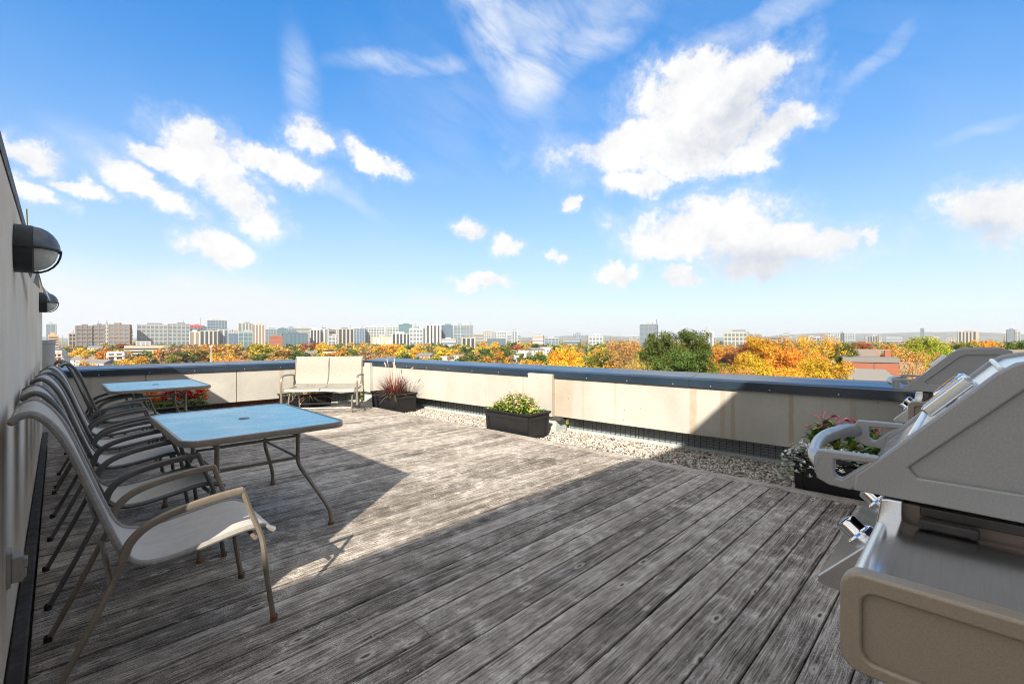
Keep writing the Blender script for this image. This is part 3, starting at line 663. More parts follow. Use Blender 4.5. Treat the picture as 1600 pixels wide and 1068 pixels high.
# glider bench -------------------------------------------------------------------------------------
def make_bench():
    root = empty('glider_bench'); HW = .60; fm = 'frame_metal'
    bp = catmull([(-.26, 0, .955), (-.235, 0, .90), (-.215, 0, .80), (-.195, 0, .66), (-.165, 0, .545), (-.10, 0, .47)], 4)
    sp = catmull([(-.12, 0, .425), (.0, 0, .412), (.15, 0, .418), (.29, 0, .43), (.345, 0, .415), (.36, 0, .385)], 4)
    for prof, nm in ((bp, 'back_sling'), (sp, 'seat_sling')):
        for a, e in ((-HW+.02, -.012), (.012, HW-.02)):
            m = MB(); ny = 7; vs = []
            for p in prof:
                for j in range(ny):
                    t = j/(ny-1); vs.append(p+Vector((-.012*math.sin(math.pi*t) if nm == 'back_sling' else 0, a+(e-a)*t, -.012*math.sin(math.pi*t) if nm == 'seat_sling' else 0)))
            nv = len(vs); fs = [(k*ny+j, k*ny+j+1, (k+1)*ny+j+1, (k+1)*ny+j) for k in range(len(prof)-1) for j in range(ny-1)]
            m.add(vs+[v+Vector((-.003, 0, -.003)) for v in vs], fs+[tuple(nv+i for i in f[::-1]) for f in fs]); m.smooth = True; m.build(nm, 'sling_khaki', root, fix=False)
    for y in (-HW+.008, 0, HW-.008):
        m = MB(); m.tube([p+Vector((-.008, y, 0)) for p in bp], .011, 8); m.build('back_rail', fm, root)
        m = MB(); m.tube([p+Vector((0, y, -.008)) for p in sp], .011, 8); m.build('seat_rail', fm, root)
    m = MB(); m.tube([(-.262, -HW, .95), (-.262, HW, .95)], .010, 8); m.build('top_bar', fm, root)
    m = MB(); m.tube([(.35, -HW, .385), (.35, HW, .385)], .012, 8); m.build('front_bar', fm, root)
    for s in (-1, 1):
        y = s*(HW+.03)
        p = catmull([(-.205, y-s*.02, .62), (-.10, y, .635), (.10, y, .645), (.27, y, .64), (.335, y, .60), (.355, y, .50), (.35, y, .36), (.34, y, .20), (.335, y, .135)], 4)
        m = MB(); m.tube(p, .015, 8, flat=1.3); m.build('armrest', fm, root)
        m = MB(); m.tube(catmull([(-.20, y-s*.02, .62), (-.20, y-s*.015, .46), (-.19, y, .30), (-.18, y, .15)], 3), .013, 8); m.build('back_post', fm, root)
        m = MB(); m.tube([(.335, y, .14), (-.18, y, .155)], .012, 8); m.build('glide_rail', fm, root)
        yb = s*(HW-.07)
        p = catmull([(.30, yb, .004), (.295, yb, .14), (.275, yb, .255), (.22, yb, .295), (.05, yb, .30), (-.12, yb, .295), (-.20, yb, .25), (-.235, yb, .12), (-.245, yb, .004)], 4)
        m = MB(); m.tube(p, .0145, 8); lg = m.build('base_leg', fm, root)
        for x in (.18, -.12):
            m = MB(); m.tube([(x, yb, .295), (x+.03, y-s*.012, .15)], .006, 6); m.build('swing_link', 'frame_dark_shaded', root)
    m = MB(); m.tube([(.293, -HW+.07, .085), (.293, HW-.07, .085)], .013, 8); m.build('base_crossbar', fm, root)
    m = MB(); m.tube([(-.24, -HW+.07, .085), (-.24, HW-.07, .085)], .013, 8); m.build('base_crossbar', fm, root)
    return root
bench = make_bench(); bench.location = (-3.36, 8.20, .001); bench.rotation_euler = (0, 0, R(-90+6))
tag(bench, 'two-seat glider bench with grey sling seats and tan tube frame in the deck corner', 'bench')

# planters -----------------------------------------------------------------------------------------
def make_planter(Lx=.86, Ly=.47, H=.385):
    root = empty('planter_box')
    hx, hy = Lx/2, Ly/2; ti = .90
    # tapered hollow body
    def ring(s, z): return [(-hx*s, -hy*s, z), (hx*s, -hy*s, z), (hx*s, hy*s, z), (-hx*s, hy*s, z)]
    secs = [ring(ti, 0), ring(.955, H-.03), ring(.91, H-.03), ring(.88, H-.12)]
    m = MB(); m.add([p for r in secs for p in r], [(3, 2, 1, 0)]+[(i*4+j, i*4+(j+1) % 4, (i+1)*4+(j+1) % 4, (i+1)*4+j) for i in range(3) for j in range(4)])
    body = m.build('body', 'plastic_black', root)
    def rim(z0, z1, s0, s1, inner):
        a = [ring(s0, z0), ring(s1, z0+(z1-z0)*.45), ring(s1, z1), ring(inner, z1), ring(inner, z0)]
        q = MB(); q.add([p for r in a for p in r], [(i*4+j, i*4+(j+1) % 4, ((i+1) % 5)*4+(j+1) % 4, ((i+1) % 5)*4+j) for i in range(5) for j in range(4)]); return q
    rim(H-.045, H, .965, 1.03, .90).build('rim', 'plastic_black', root, .003)
    # raised stiles and rails that frame a sunken panel on each side
    for sx, sy in ((0, -1), (0, 1), (-1, 0), (1, 0)):
        half = hx if sy else hy
        def P(a, z, o=.012):
            t = ti+(.955-ti)*z/(H-.03)
            return (a*t, sy*(hy*t+o), z) if sy else (sx*(hx*t+o), a*t, z)
        for (a0, a1, z0, z1) in ((-half, -half+.055, 0, H-.05), (half-.055, half, 0, H-.05), (-half+.055, half-.055, 0, .045), (-half+.055, half-.055, H-.10, H-.05)):
            q = MB(); q.add([P(a0, z0), P(a1, z0), P(a1, z1), P(a0, z1), P(a0, z0, -.004), P(a1, z0, -.004), P(a1, z1, -.004), P(a0, z1, -.004)], [(0, 1, 2, 3), (7, 6, 5, 4), (0, 4, 5, 1), (1, 5, 6, 2), (2, 6, 7, 3), (3, 7, 4, 0)])
            q.build('stile' if z1-z0 > .2 else 'rail', 'plastic_black', body)
    m = MB(); ns = 8; vs = []
    for i in range(ns+1):
        for j in range(ns+1): vs.append((hx*.9*(2*i/ns-1), hy*.9*(2*j/ns-1), H-.055+random.uniform(-.008, .014)))
    m.add(vs, [(i*(ns+1)+j, (i+1)*(ns+1)+j, (i+1)*(ns+1)+j+1, i*(ns+1)+j+1) for i in range(ns) for j in range(ns)]); m.smooth = True
    m.build('soil', 'soil', root)
    return root
EDGE_A = math.atan2((E2-E1).y, (E2-E1).x)
edn = Vector((-math.sin(EDGE_A), math.cos(EDGE_A), 0)); edd = Vector((math.cos(EDGE_A), math.sin(EDGE_A), 0))
PLANT = {}
def on_edge(s, off): return E1+edd*s+edn*off+Vector((0, 0, GRAVEL_Z+.002))
pl0 = make_planter()
spots = [('sedum', on_edge(3.27, .33), EDGE_A, 'black plastic planter box of pale green and pink sedum by the pilaster', 1),
         ('grass', on_edge(.05, .36), EDGE_A, 'black plastic planter box of purple fountain grass beside the bench', 1),
         ('mandevilla', on_edge(7.2, .33), EDGE_A, 'black planter box of white and pink flowers behind the grill handle', 1),
         ('dry', Vector((-4.02, 8.86, GRAVEL_Z+.002)), FPA, 'black planter box with dry cut grass behind the bench', .92),
         ('red', W(9.12, 1.52, GRAVEL_Z+.002), DECKROT, 'black planter box of red and orange flowers behind the far table', .84)]
for i, (k, p, a, lab, sz) in enumerate(spots):
    o = pl0 if i == 0 else copy_tree(pl0)
    o.location = p; o.rotation_euler = (0, 0, a); o.scale = (1, 1, sz); tag(o, lab, 'planter', 'black planter boxes'); PLANT[k] = (p, a, sz)

# plants in the planters --------------------------------------------------------------------------
for nm, c, tr in (('leaf_green', (.15, .30, .045), 1), ('leaf_lime', (.36, .40, .07), 1), ('leaf_dark', (.07, .17, .04), 1), ('petal_white', (.80, .80, .76), 1), ('petal_pink', (.85, .20, .30), 1), ('petal_blush', (.72, .42, .42), 1), ('petal_red', (.62, .02, .03), 1), ('petal_orange', (.85, .22, .02), 1), ('blade_purple', (.14, .035, .03), 1), ('blade_tan', (.42, .27, .13), 1), ('plume', (.62, .45, .33), 1)):
    g, b = simple(nm, c, .5, var=.35, scale=25)
def leaf_faces(m, base, d, L, wd, bend=.2, n=2):
    """one leaf: a bent, pointed strip"""
    d = Vector(d).normalized(); side = d.cross(Vector((0, 0, 1)));
    if side.length < .05: side = Vector((1, 0, 0))
    side.normalize(); up = side.cross(d); vs = []
    prof = [(0, .25), (.3, 1.), (.65, .85), (1., .04)]
    for t, wv in prof:
        c = Vector(base)+d*L*t-up*(-1)*bend*L*(-t*t)
        vs += [c+side*wd*wv*.5+up*wd*.12, c, c-side*wd*wv*.5+up*wd*.12]
    fs = []
    for i in range(3): fs += [(i*3, i*3+1, (i+1)*3+1, (i+1)*3), (i*3+1, i*3+2, (i+1)*3+2, (i+1)*3+1)]
    m.add(vs, fs)
def rdir(rng, el0=-.2, el1=1.2):
    a = rng.uniform(0, 2*math.pi); e = rng.uniform(el0, el1); return Vector((math.cos(a)*math.cos(e), math.sin(a)*math.cos(e), math.sin(e)))
def plant_root(name, key, label, cat='plant', H=.385):
    p, a, sz = PLANT[key]; return empty(name, p+Vector((0, 0, (H-.05)*sz)), a, label, cat)
def mbset(names): return {k: MB() for k in names}
def finish(root, mbs, names):
    for k, m in mbs.items():
        if m.v: tag(m.build(names[k], k, root, smooth=True, fix=False), kind='stuff')
# sedum
rng = random.Random(5); r_ = plant_root('sedum_plant', 'sedum', 'mounded pale green sedum with pink flower heads in the middle planter'); B = mbset(('leaf_green', 'leaf_lime', 'petal_blush', 'petal_pink', 'leaf_dark'))
for k in range(190):
    x, y = rng.gauss(0, .21), rng.gauss(0, .13); x = max(-.38, min(.38, x)); y = max(-.2, min(.2, y))
    h = .255*(1-(x/.46)**2)*(1-(y/.32)**2)*rng.uniform(.55, 1.15)+.02
    B['leaf_dark'].tube([(x*.7, y*.7, -.02), (x, y, h)], .003, 4, cap=False)
    for q in range(11):
        leaf_faces(B['leaf_lime' if rng.random() < .68 else 'leaf_green'], (x, y, h*rng.uniform(.35, 1)), rdir(rng, -.1, .9), rng.uniform(.03, .06), rng.uniform(.018, .03), .25)
    if rng.random() < .6:
        for q in range(10):
            dd = rdir(rng, .1, 1.5); leaf_faces(B['petal_blush' if rng.random() < .8 else 'leaf_lime'], (x+dd.x*.012, y+dd.y*.012, h+.012), dd, .022, .018, .1)
for q in range(26):
    dd = rdir(rng, .2, 1.5); leaf_faces(B['petal_pink'], (-.06+dd.x*.02, -.16+dd.y*.02, .09+dd.z*.02), dd, .03, .022, .1)
finish(r_, B, {'leaf_green': 'leaf', 'leaf_lime': 'leaf', 'petal_blush': 'flower_head', 'petal_pink': 'flower_head', 'leaf_dark': 'stem'})
# grasses
def blades(mb, rng, n, L0, L1, spread, cx=0, cy=0, wd=.007, droop=.5, rad=.12, amin=0.):
    for k in range(n):
        a = rng.uniform(0, 6.28); r = rad*math.sqrt(rng.random()); L = rng.uniform(L0, L1); lean = rng.uniform(amin, spread)
        d = Vector((math.cos(a)*math.sin(lean), math.sin(a)*math.sin(lean), math.cos(lean))); out_ = Vector((math.cos(a), math.sin(a), 0)); side = Vector((-math.sin(a), math.cos(a), 0))
        vs = []; ns = 4
        for i in range(ns+1):
            t = i/ns; c = Vector((cx+math.cos(a)*r, cy+math.sin(a)*r, -.02))+d*L*t+out_*droop*L*t*t*lean-Vector((0, 0, 1))*droop*L*.55*t**3*lean
            wv = wd*(1-t**2)+.0006; vs += [c+side*wv*.5, c-side*wv*.5]
        mb.add(vs, [(2*i, 2*i+1, 2*i+3, 2*i+2) for i in range(ns)])
rng = random.Random(8); r_ = plant_root('fountain_grass', 'grass', 'spiky purple fountain grass with pale plumes in the planter beside the bench'); B = mbset(('blade_purple', 'blade_tan', 'plume'))
blades(B['blade_purple'], rng, 420, .25, .52, .95, .03, 0, .008, .5, .15); blades(B['blade_tan'], rng, 150, .14, .34, 1.2, .03, 0, .008, .9, .15)
for k in range(7):
    a = rng.uniform(-1.2, 1.4); b0 = Vector((.03+rng.uniform(-.08, .08), rng.uniform(-.05, .05), .05)); tip = b0+Vector((math.sin(a)*.36, rng.uniform(-.12, .1), rng.uniform(.42, .62)))
    B['plume'].tube(catmull([b0, (b0+tip)/2+Vector((0, 0, .05)), tip], 4), .0018, 4)
    d = (tip-b0).normalized(); pth = catmull([tip-d*.01, tip+d*.06+Vector((0, 0, -.006)), tip+d*.12+Vector((d.x*.03, 0, -.03))], 3)
    B['plume'].tube(pth, [.004]+[.009]*(len(pth)-2)+[.002], 6)
finish(r_, B, {'blade_purple': 'blade', 'blade_tan': 'dry_blade', 'plume': 'plume'})
rng = random.Random(9); r_ = plant_root('dry_grass', 'dry', 'cut tan and purple dry grass tuft behind the bench seat', H=.36); B = mbset(('blade_purple', 'blade_tan', 'leaf_lime', 'plume'))
blades(B['blade_purple'], rng, 110, .12, .30, .9, .12, 0, .008, .5, .14); blades(B['blade_tan'], rng, 190, .1, .24, 1.3, .08, 0, .009, 1., .16)
for k in range(90): leaf_faces(B['leaf_lime'], (rng.uniform(-.36, -.12), rng.uniform(-.15, .15), rng.uniform(0, .05)), rdir(rng), .05, .025)
for k, (dx, hz) in enumerate(((-.18, .50), (-.12, .42))):
    b0 = Vector((dx+.1, 0, .03)); tip = Vector((dx, .05, hz)); B['plume'].tube(catmull([b0, (b0+tip)/2+Vector((-.03, 0, .05)), tip], 4), .0018, 4); B['plume'].tube([tip, tip+Vector((.02, 0, -.05)), tip+Vector((.035, 0, -.11))], [.006, .010, .003], 6)
finish(r_, B, {'blade_purple': 'blade', 'blade_tan': 'dry_blade', 'leaf_lime': 'leaf', 'plume': 'plume'})
# red and orange bedding flowers
rng = random.Random(10); r_ = plant_root('bedding_flowers', 'red', 'red and orange bedding flowers over yellow-green leaves behind the far table', H=.33); B = mbset(('leaf_green', 'leaf_lime', 'petal_red', 'petal_orange', 'leaf_dark'))
for k in range(900):
    x, y = rng.uniform(-.40, .40), rng.uniform(-.22, .2); top = .10+.13*(x > -.12)*(y > -.1)+.08*rng.random()
    if y < -.08: top = .06
    leaf_faces(B[rng.choice(['leaf_lime', 'leaf_lime', 'leaf_green', 'leaf_dark'])], (x, y, rng.uniform(0, top)), rdir(rng, 0, 1.1), rng.uniform(.05, .09), rng.uniform(.02, .035), .3)
for k in range(64):
    x = rng.uniform(-.42, .44); y = rng.uniform(-.10, .2); col = 'petal_orange' if (x < -.2 or x > .34 or rng.random() < .12) else 'petal_red'; z = rng.uniform(.15, .30)
    B['leaf_dark'].tube([(x, y, 0), (x, y, z)], .002, 4, cap=False)
    for q in range(14):
        dd = rdir(rng, .0, 1.4); leaf_faces(B[col], (x+dd.x*.01, y+dd.y*.01, z+dd.z*.008), dd, .052, .036, .2)
finish(r_, B, {'leaf_green': 'leaf', 'leaf_lime': 'leaf', 'leaf_dark': 'stem', 'petal_red': 'red_flower', 'petal_orange': 'orange_flower'})
# mandevilla and white bacopa
rng = random.Random(12); r_ = plant_root('flowering_mandevilla', 'mandevilla', 'pink mandevilla with glossy leaves above trailing small white flowers by the grill'); r_.scale = (1.06, 1.1, 1.12); B = mbset(('leaf_green', 'leaf_dark', 'petal_pink', 'petal_white', 'leaf_lime'))
for (cx, cy, h) in ((-.22, .02, .30), (-.12, .08, .27), (.0, 0, .22), (.10, .06, .26), (.18, -.03, .22), (.28, .04, .26), (.34, -.05, .2), (-.30, .05, .2)):
    tip = Vector((cx+rng.uniform(-.05, .05), cy, h)); B['leaf_dark'].tube([(cx, cy, -.02), tip], .004, 5, cap=False)
    for k in range(52):
        t = rng.uniform(.1, 1); c = Vector((cx, cy, -.02)).lerp(tip, t); leaf_faces(B[rng.choice(['leaf_green', 'leaf_green', 'leaf_dark', 'leaf_lime'])], c, rdir(rng, .0, 1.2), rng.uniform(.07, .12), rng.uniform(.032, .046), .35)
    for k in range(3):
        d = rdir(rng, .3, 1.2); b0 = tip+d*.02; e = b0+d*rng.uniform(.05, .10); B['petal_pink'].tube([b0, (b0+e)/2+Vector((0, 0, .01)), e], [.003, .006, .004], 5)
        if k == 0:
            for q in range(5):
                dd = (d+rdir(rng, -.5, .5)*.9).normalized(); leaf_faces(B['petal_pink'], e, dd, .045, .036, .2)
for k in range(420):
    x = rng.uniform(-.47, .42); edge = rng.random(); y = rng.uniform(-.27, -.08) if edge < .8 else rng.uniform(-.1, .2); z = rng.uniform(.0, .12)
    if y < -.235 or x < -.42: z = rng.uniform(-.11, .05)
    if x > -.15 and rng.random() < .55: continue
    for q in range(5):
        dd = rdir(rng, -.1, .9)+Vector((-.2, -.7, 0)); dd.normalize(); leaf_faces(B['petal_white'], (x, y-.01, z), dd, .026, .022, .1)
    for q in range(3): leaf_faces(B['leaf_lime' if rng.random() < .3 else 'leaf_green'], (x+rng.uniform(-.02, .02), y+.015, z-.01), rdir(rng), .025, .016)
finish(r_, B, {'leaf_green': 'leaf', 'leaf_lime': 'leaf', 'leaf_dark': 'stem', 'petal_pink': 'pink_flower', 'petal_white': 'white_flower'})

# wall lamps ------------------------------------------------------------------------------------
def make_lamp():
    root = empty('wall_lamp'); r = .112       # local x points away from the wall
    m = MB(); m.lathe([(.0001, .0), (r, 0), (r, .058), (r-.006, .064), (.0001, .064)], 28, 'x'); base = m.build('base', 'lamp_metal', root)
    dome = [(r-.012, .060)]+[((r-.012)*math.cos(a), .060+.085*math.sin(a)) for a in [R(15*k) for k in range(1, 6)]]+[(.0001, .145)]
    m = MB(); m.lathe(dome, 28, 'x'); m.build('glass_dome', 'frosted', root)
    # hood over the upper half
    hd = [(r-.003, .062)]+[((r-.003)*math.cos(a), .062+.092*math.sin(a)) for a in [R(15*k) for k in range(1, 6)]]+[(.004, .154)]
    m = MB(); m.lathe(hd, 20, 'x', a0=0, a1=math.pi); hood = m.build('hood', 'lamp_hood', root)
    # band round the edge of the hood
    band = [(x, r_) for r_, x in hd]; p = [Vector((x, r_, 0)) for x, r_ in band]+[Vector((x, -r_, 0)) for x, r_ in band[::-1]]
    m = MB(); m.tube(p, .0055, 6); m.build('hood_edge', 'lamp_metal', hood)
    p = [Vector((x, 0, -r_)) for x, r_ in band]
    m = MB(); m.tube([(.062, -.0, -r+.004)]+[(q.x, 0, q.z) for q in p], .005, 6); m.build('guard_bar', 'lamp_metal', root)
    for s in (-1, 1):
        m = MB(); m.box((.03, s*(r+.002), 0), (.062, .012, .014)); m.build('clip', 'lamp_metal', base, .002)
    return root
g, b = simple('lamp_hood', (.09, .10, .11), .38, .35, var=.5, scale=14, bmp=.2, bscale=60)
lp = make_lamp(); lp.location = W(3.14, .002, 1.72); lp.rotation_euler = (0, 0, DECKROT); tag(lp, 'near round black bulkhead lamp with hooded glass dome on the stucco wall', 'wall lamp', 'bulkhead lamps on the wall')
l2 = copy_tree(lp); l2.location = W(7.35, .002, 1.70); tag(l2, 'far round black bulkhead lamp near the end of the stucco wall', 'wall lamp', 'bulkhead lamps on the wall')
# loose tape hanging off the wall top
tp = empty('hanging_tape', W(4.6, .02, 1.62), DECKROT, 'loose black and yellow tape hanging from the wall between the two lamps', 'tape')
pth = catmull([(.010, -1.1, .13), (.018, -.85, .075), (.035, -.6, .035), (.06, -.3, -.005), (.088, -.02, -.04)], 3)
for k in range(len(pth)-1):
    a, e = pth[k], pth[k+1]; m = MB(); wv = .07
    def tw(i): return Vector((.30*math.sin(i*.5), 0, 1)).normalized()*wv*.5
    th = Vector((.0015, 0, 0)); p = [a-tw(k), a+tw(k), e+tw(k+1), e-tw(k+1)]
    m.add(p+[q+th for q in p], [(0, 1, 2, 3), (7, 6, 5, 4), (0, 4, 5, 1), (1, 5, 6, 2), (2, 6, 7, 3), (3, 7, 4, 0)])
    m.build('tape_band', ['tape_black', 'tape_yellow', 'tape_black', 'tape_black', 'tape_white', 'tape_black'][k % 6], tp)
m = MB(); m.tube(catmull([(.014, -1.25, .33), (.016, -1.2, .22), (.012, -1.1, .13)], 5), .003, 6); m.build('cable', 'tape_yellow', tp)
# outlet
ob = empty('outlet_box', W(2.70, 0, .385), DECKROT, 'grey weatherproof outlet box low on the stucco wall', 'outlet')
m = MB(); m.box((.006, 0, 0), (.014, .085, .14)); m.build('back_plate', 'outlet_grey', ob, .003)
m = MB(); m.box((.030, 0, -.005), (.035, .07, .10)); cv = m.build('cover', 'outlet_grey', ob, .006)
m = MB(); m.box((.052, 0, .012), (.012, .045, .035)); m.build('latch', 'outlet_grey', cv, .003)
m = MB(); m.box((.050, 0, -.034), (.008, .05, .025)); m.build('latch', 'outlet_grey', cv, .003)
# vent pipe by the corner
vp = empty('vent_pipe', PD(73, 528, 6.42)*1, 0, 'grey round vent pipe standing at the end of the stucco wall', 'pipe'); vp.location.z = GRAVEL_Z
m = MB(); m.lathe([(.0001, 0), (.082, 0), (.082, 1.36)], 24); m.build('pipe', 'pipe_grey', vp)
m = MB(); m.lathe([(.086, 1.335), (.090, 1.34), (.090, 1.385), (.084, 1.392), (.0001, 1.394)], 24); m.build('cap', 'pipe_grey', vp)
m = MB(); m.lathe([(.14, 0), (.135, .012), (.09, .02), (.086, .12), (.0835, .12)], 24); m.build('collar', 'flashing', vp)
# ================================================================== gas grills
def plate(outer, inner, x0, x1):
    """flat plate in the yz plane with an optional hole, extruded from x0 to x1"""
    bm = bmesh.new(); ed = []
    for loop in (outer, inner) if inner else (outer,):
        vs = [bm.verts.new((x0, y, z)) for y, z in loop]; ed += [bm.edges.new((vs[i], vs[(i+1) % len(vs)])) for i in range(len(vs))]
    bmesh.ops.triangle_fill(bm, use_beauty=True, edges=ed)
    r = bmesh.ops.extrude_face_region(bm, geom=bm.faces[:])
    for e in r['geom']:
        if isinstance(e, bmesh.types.BMVert): e.co.x = x1
    bmesh.ops.recalc_face_normals(bm, faces=bm.faces[:]); return bm
def bm_build(bm, name, mat, parent, bevel=0., seg=2):
    me = bpy.data.meshes.new(name); bm.to_mesh(me); bm.free(); return link(name, me, mat, parent, bevel, None, seg)
def rrect(y0, y1, z0, z1, r, n=5):
    out_ = []
    for cy, cz, a0 in ((y1-r, z1-r, 0), (y0+r, z1-r, 90), (y0+r, z0+r, 180), (y1-r, z0+r, 270)):
        for k in range(n+1): a = R(a0+90*k/n); out_.append((cy+r*math.cos(a), cz+r*math.sin(a)))
    return out_
def inset_poly(poly, d):
    """offset a simple polygon inward by d"""
    n = len(poly); A = sum(poly[i][0]*poly[(i+1) % n][1]-poly[(i+1) % n][0]*poly[i][1] for i in range(n)); sg = 1 if A > 0 else -1; res = []
    for i in range(n):
        p0, p1, p2 = Vector(poly[i-1]), Vector(poly[i]), Vector(poly[(i+1) % n])
        a, b = (p1-p0).normalized(), (p2-p1).normalized(); na, nb = Vector((-a.y, a.x))*sg, Vector((-b.y, b.x))*sg
        m = (na+nb); m = m/max(.3, m.length_squared)*2 if m.length > 1e-5 else na
        res.append(tuple(p1+m*d))
    return res
def make_grill():
    root = empty('gas_grill'); WD = .66
    prof = [(.212, .905), (.205, .945), (.158, .995), (-.045, 1.222), (-.075, 1.245), (-.115, 1.256), (-.30, 1.262), (-.345, 1.245), (-.378, 1.16), (-.39, .90)]
    hood = empty('hood'); hood.parent = root
    # cast end caps: rim proud, sunken middle panel
    inn = [(.085, .965), (.10, .985), (-.09, 1.19), (-.12, 1.205), (-.29, 1.21), (-.325, 1.19), (-.345, 1.13), (-.35, .965)]
    for x0, x1, xi in ((0, .038, .012), (WD, WD-.038, WD-.012)):
        bm_build(plate(prof, inn, x0, x1), 'end_cap', 'cast_alu', hood, .006, 3)
        bm_build(plate(inset_poly(inn, -.004), None, xi, (x0+x1)/2+(xi-x0)*.4), 'end_cap_panel', 'cast_alu', hood)
    sh = inset_poly(prof, .010)
    m = MB(); k = len(sh); xs = [.034, WD-.034]
    m.add([(x, y, z) for x in xs for y, z in sh], [(i, i+1, k+i+1, k+i) for i in range(k-1)]); m.smooth = True
    m.build('lid_sheet', 'stainless', hood)
    # rolled ribs along the lid
    for (y, z) in ((.10, 1.053), (-.055, 1.228)):
        m = MB(); m.tube([(.034, y, z), (WD-.034, y, z)], .007, 8); m.build('lid_rib', 'stainless', hood)
    # handle brackets and bowed handle
    ob = [(.288, .996), (.297, .975), (.297, .94), (.288, .918), (.262, .906), (.214, .903), (.19, .93), (.146, .982), (.160, .9985), (.22, .998)]
    ib = [(.250, .976), (.252, .940), (.246, .930), (.234, .928), (.180, .980)]
    for x0, x1 in ((.003, .035), (WD-.035, WD-.003)): bm_build(plate(ob, ib, x0, x1), 'handle_bracket', 'cast_alu', hood, .005, 3)
    pth = catmull([(.006, .276, .957), (.05, .296, .960), (.12, .318, .965), (WD/2, .338, .968), (WD-.12, .318, .965), (WD-.05, .296, .960), (WD-.006, .276, .957)], 6)
    m = MB(); m.tube(pth, .023, 14, flat=.72); m.build('handle', 'handle_metal', hood)
    # name plate and temperature gauge on the sloping lid
    sl = math.atan2(.227, -.203); rot = Matrix.Rotation(sl, 3, 'X'); nrm = rot @ Vector((0, 0, 1));
    if nrm.z < 0: nrm = -nrm
    c = Vector((.235, .030, 1.138)); m = MB(); m.box(c+nrm*.010, (.115, .125, .030), rot); np_ = m.build('name_plate', 'stainless', hood, .006, seg=3)
    m = MB(); m.box(c+nrm*.0255, (.09, .10, .002), rot); m.build('plate_face', 'chrome', np_)
    c = Vector((.44, .025, 1.143)); q = Vector((0, 0, 1)).rotation_difference(nrm).to_matrix()
    m = MB(); m.lathe([(.0001, .028), (.042, .028), (.050, .022), (.052, 0)], 24); me = [tuple(q @ Vector(v)+c) for v in m.v]; m.v = me; gb = m.build('gauge_bezel', 'chrome', hood)
    m = MB(); m.lathe([(.0001, .0295), (.041, .0295), (.041, .027)], 24); m.v = [tuple(q @ Vector(v)+c) for v in m.v]; m.build('gauge_face', 'gauge', gb)
    # firebox
    m = MB(); m.prism([(.13, .895), (.13, .70), (.08, .62), (-.33, .62), (-.375, .72), (-.375, .895)], .014, WD-.014, 'yz'); fb = m.build('firebox', 'grill_brown', root, .006)
    m = MB(); m.box((.010, -.10, .885), (.014, .36, .022)); m.build('lip', 'grill_dark', fb, .003)
    # control panel and knobs
    m = MB(); m.prism([(.138, .903), (.152, .900), (.166, .800), (.184, .773), (.284, .662), (.284, .644), (.268, .638), (.11, .638), (.11, .903)], -.012, WD+.012, 'yz'); cp = m.build('control_panel', 'stainless', root, .004)
    nd = Vector((0, .755, .656)); q = Vector((0, 0, 1)).rotation_difference(nd).to_matrix()
    for x in (.13, .50, .61):
        c = Vector((x, .208, .7465)); kn = MB(); kn.lathe([(.044, 0), (.044, .010), (.036, .014), (.032, .020), (.033, .052), (.029, .060), (.0001, .061)], 24); kn.v = [tuple(q @ (Vector(v)*.86)+c) for v in kn.v]; ko = kn.build('knob', 'chrome', cp)
        gr = MB(); gr.box((0, 0, .0615), (.010, .040, .004)); gr.v = [tuple(q @ (Vector(v)*.86)+c) for v in gr.v]; gr.build('knob_grip', 'chrome', ko, .003)
    # left side shelf
    sf = empty('side_shelf'); sf.parent = root
    y0, y1, z0, z1 = -.36, .172, .676, .862
    bm_build(plate(rrect(y0, y1, z0, z1, .034), rrect(y0+.03, y1-.034, z0+.026, z1-.034, .022), -.405, -.365), 'shelf_end', 'shelf_cast', sf, .007, 3)
    bm_build(plate(rrect(y0+.02, y1-.02, z0+.02, z1-.02, .02), None, -.392, -.372), 'shelf_end_panel', 'shelf_cast', sf)
    pr_ = [(y1-.012, z0+.06), (y1-.006, z1-.05), (y1-.012, z1-.022), (y1-.030, z1-.007), (y1-.06, z1-.004), (y1-.075, z1-.010), (y0+.05, z1-.010), (y0+.03, z1-.002), (y0+.01, z1-.004), (y0+.005, z1-.04)]
    k = len(pr_); m = MB(); m.add([(x, y, z) for x in (-.368, -.012) for y, z in pr_], [(i, i+1, k+i+1, k+i) for i in range(k-1)]); m.smooth = True; m.build('shelf_top', 'stainless', sf)
    m = MB(); m.box((-.19, -.10, z0+.10), (.34, .40, .02)); m.build('shelf_support', 'grill_dark', sf)
    m = MB(); m.box((-.02, .03, z1+.004), (.03, .10, .02)); m.build('shelf_hinge', 'grill_dark', sf, .005)
    # cart with doors and castors
    m = MB(); m.box((WD/2, -.115, .375), (WD-.06, .46, .50)); ca = m.build('cart', 'shelf_cast', root, .006)
    for s in (-1, 1):
        m = MB(); m.box((WD/2+s*.148, .122, .375), (.288, .016, .47)); d = m.build('door', 'stainless', ca, .004)
        m = MB(); m.tube([(WD/2+s*.03, .145, .28), (WD/2+s*.03, .152, .30), (WD/2+s*.03, .152, .50), (WD/2+s*.03, .145, .52)], .007, 8); m.build('door_handle', 'chrome', d)
    for x in (.07, WD-.07):
        for y in (-.30, .07):
            m = MB(); m.lathe([(.0001, -.016), (.045, -.016), (.050, -.010), (.050, .010), (.045, .016), (.0001, .016)], 18, 'x', (x, y, .0505)); cs = m.build('castor', 'plastic_black', root)
            m = MB(); m.box((x, y, .108), (.05, .03, .05)); m.build('fork', 'frame_dark_shaded', cs, .003)
    return root
simple('handle_metal', (.40, .42, .43), .34, .75, var=.06, scale=8)
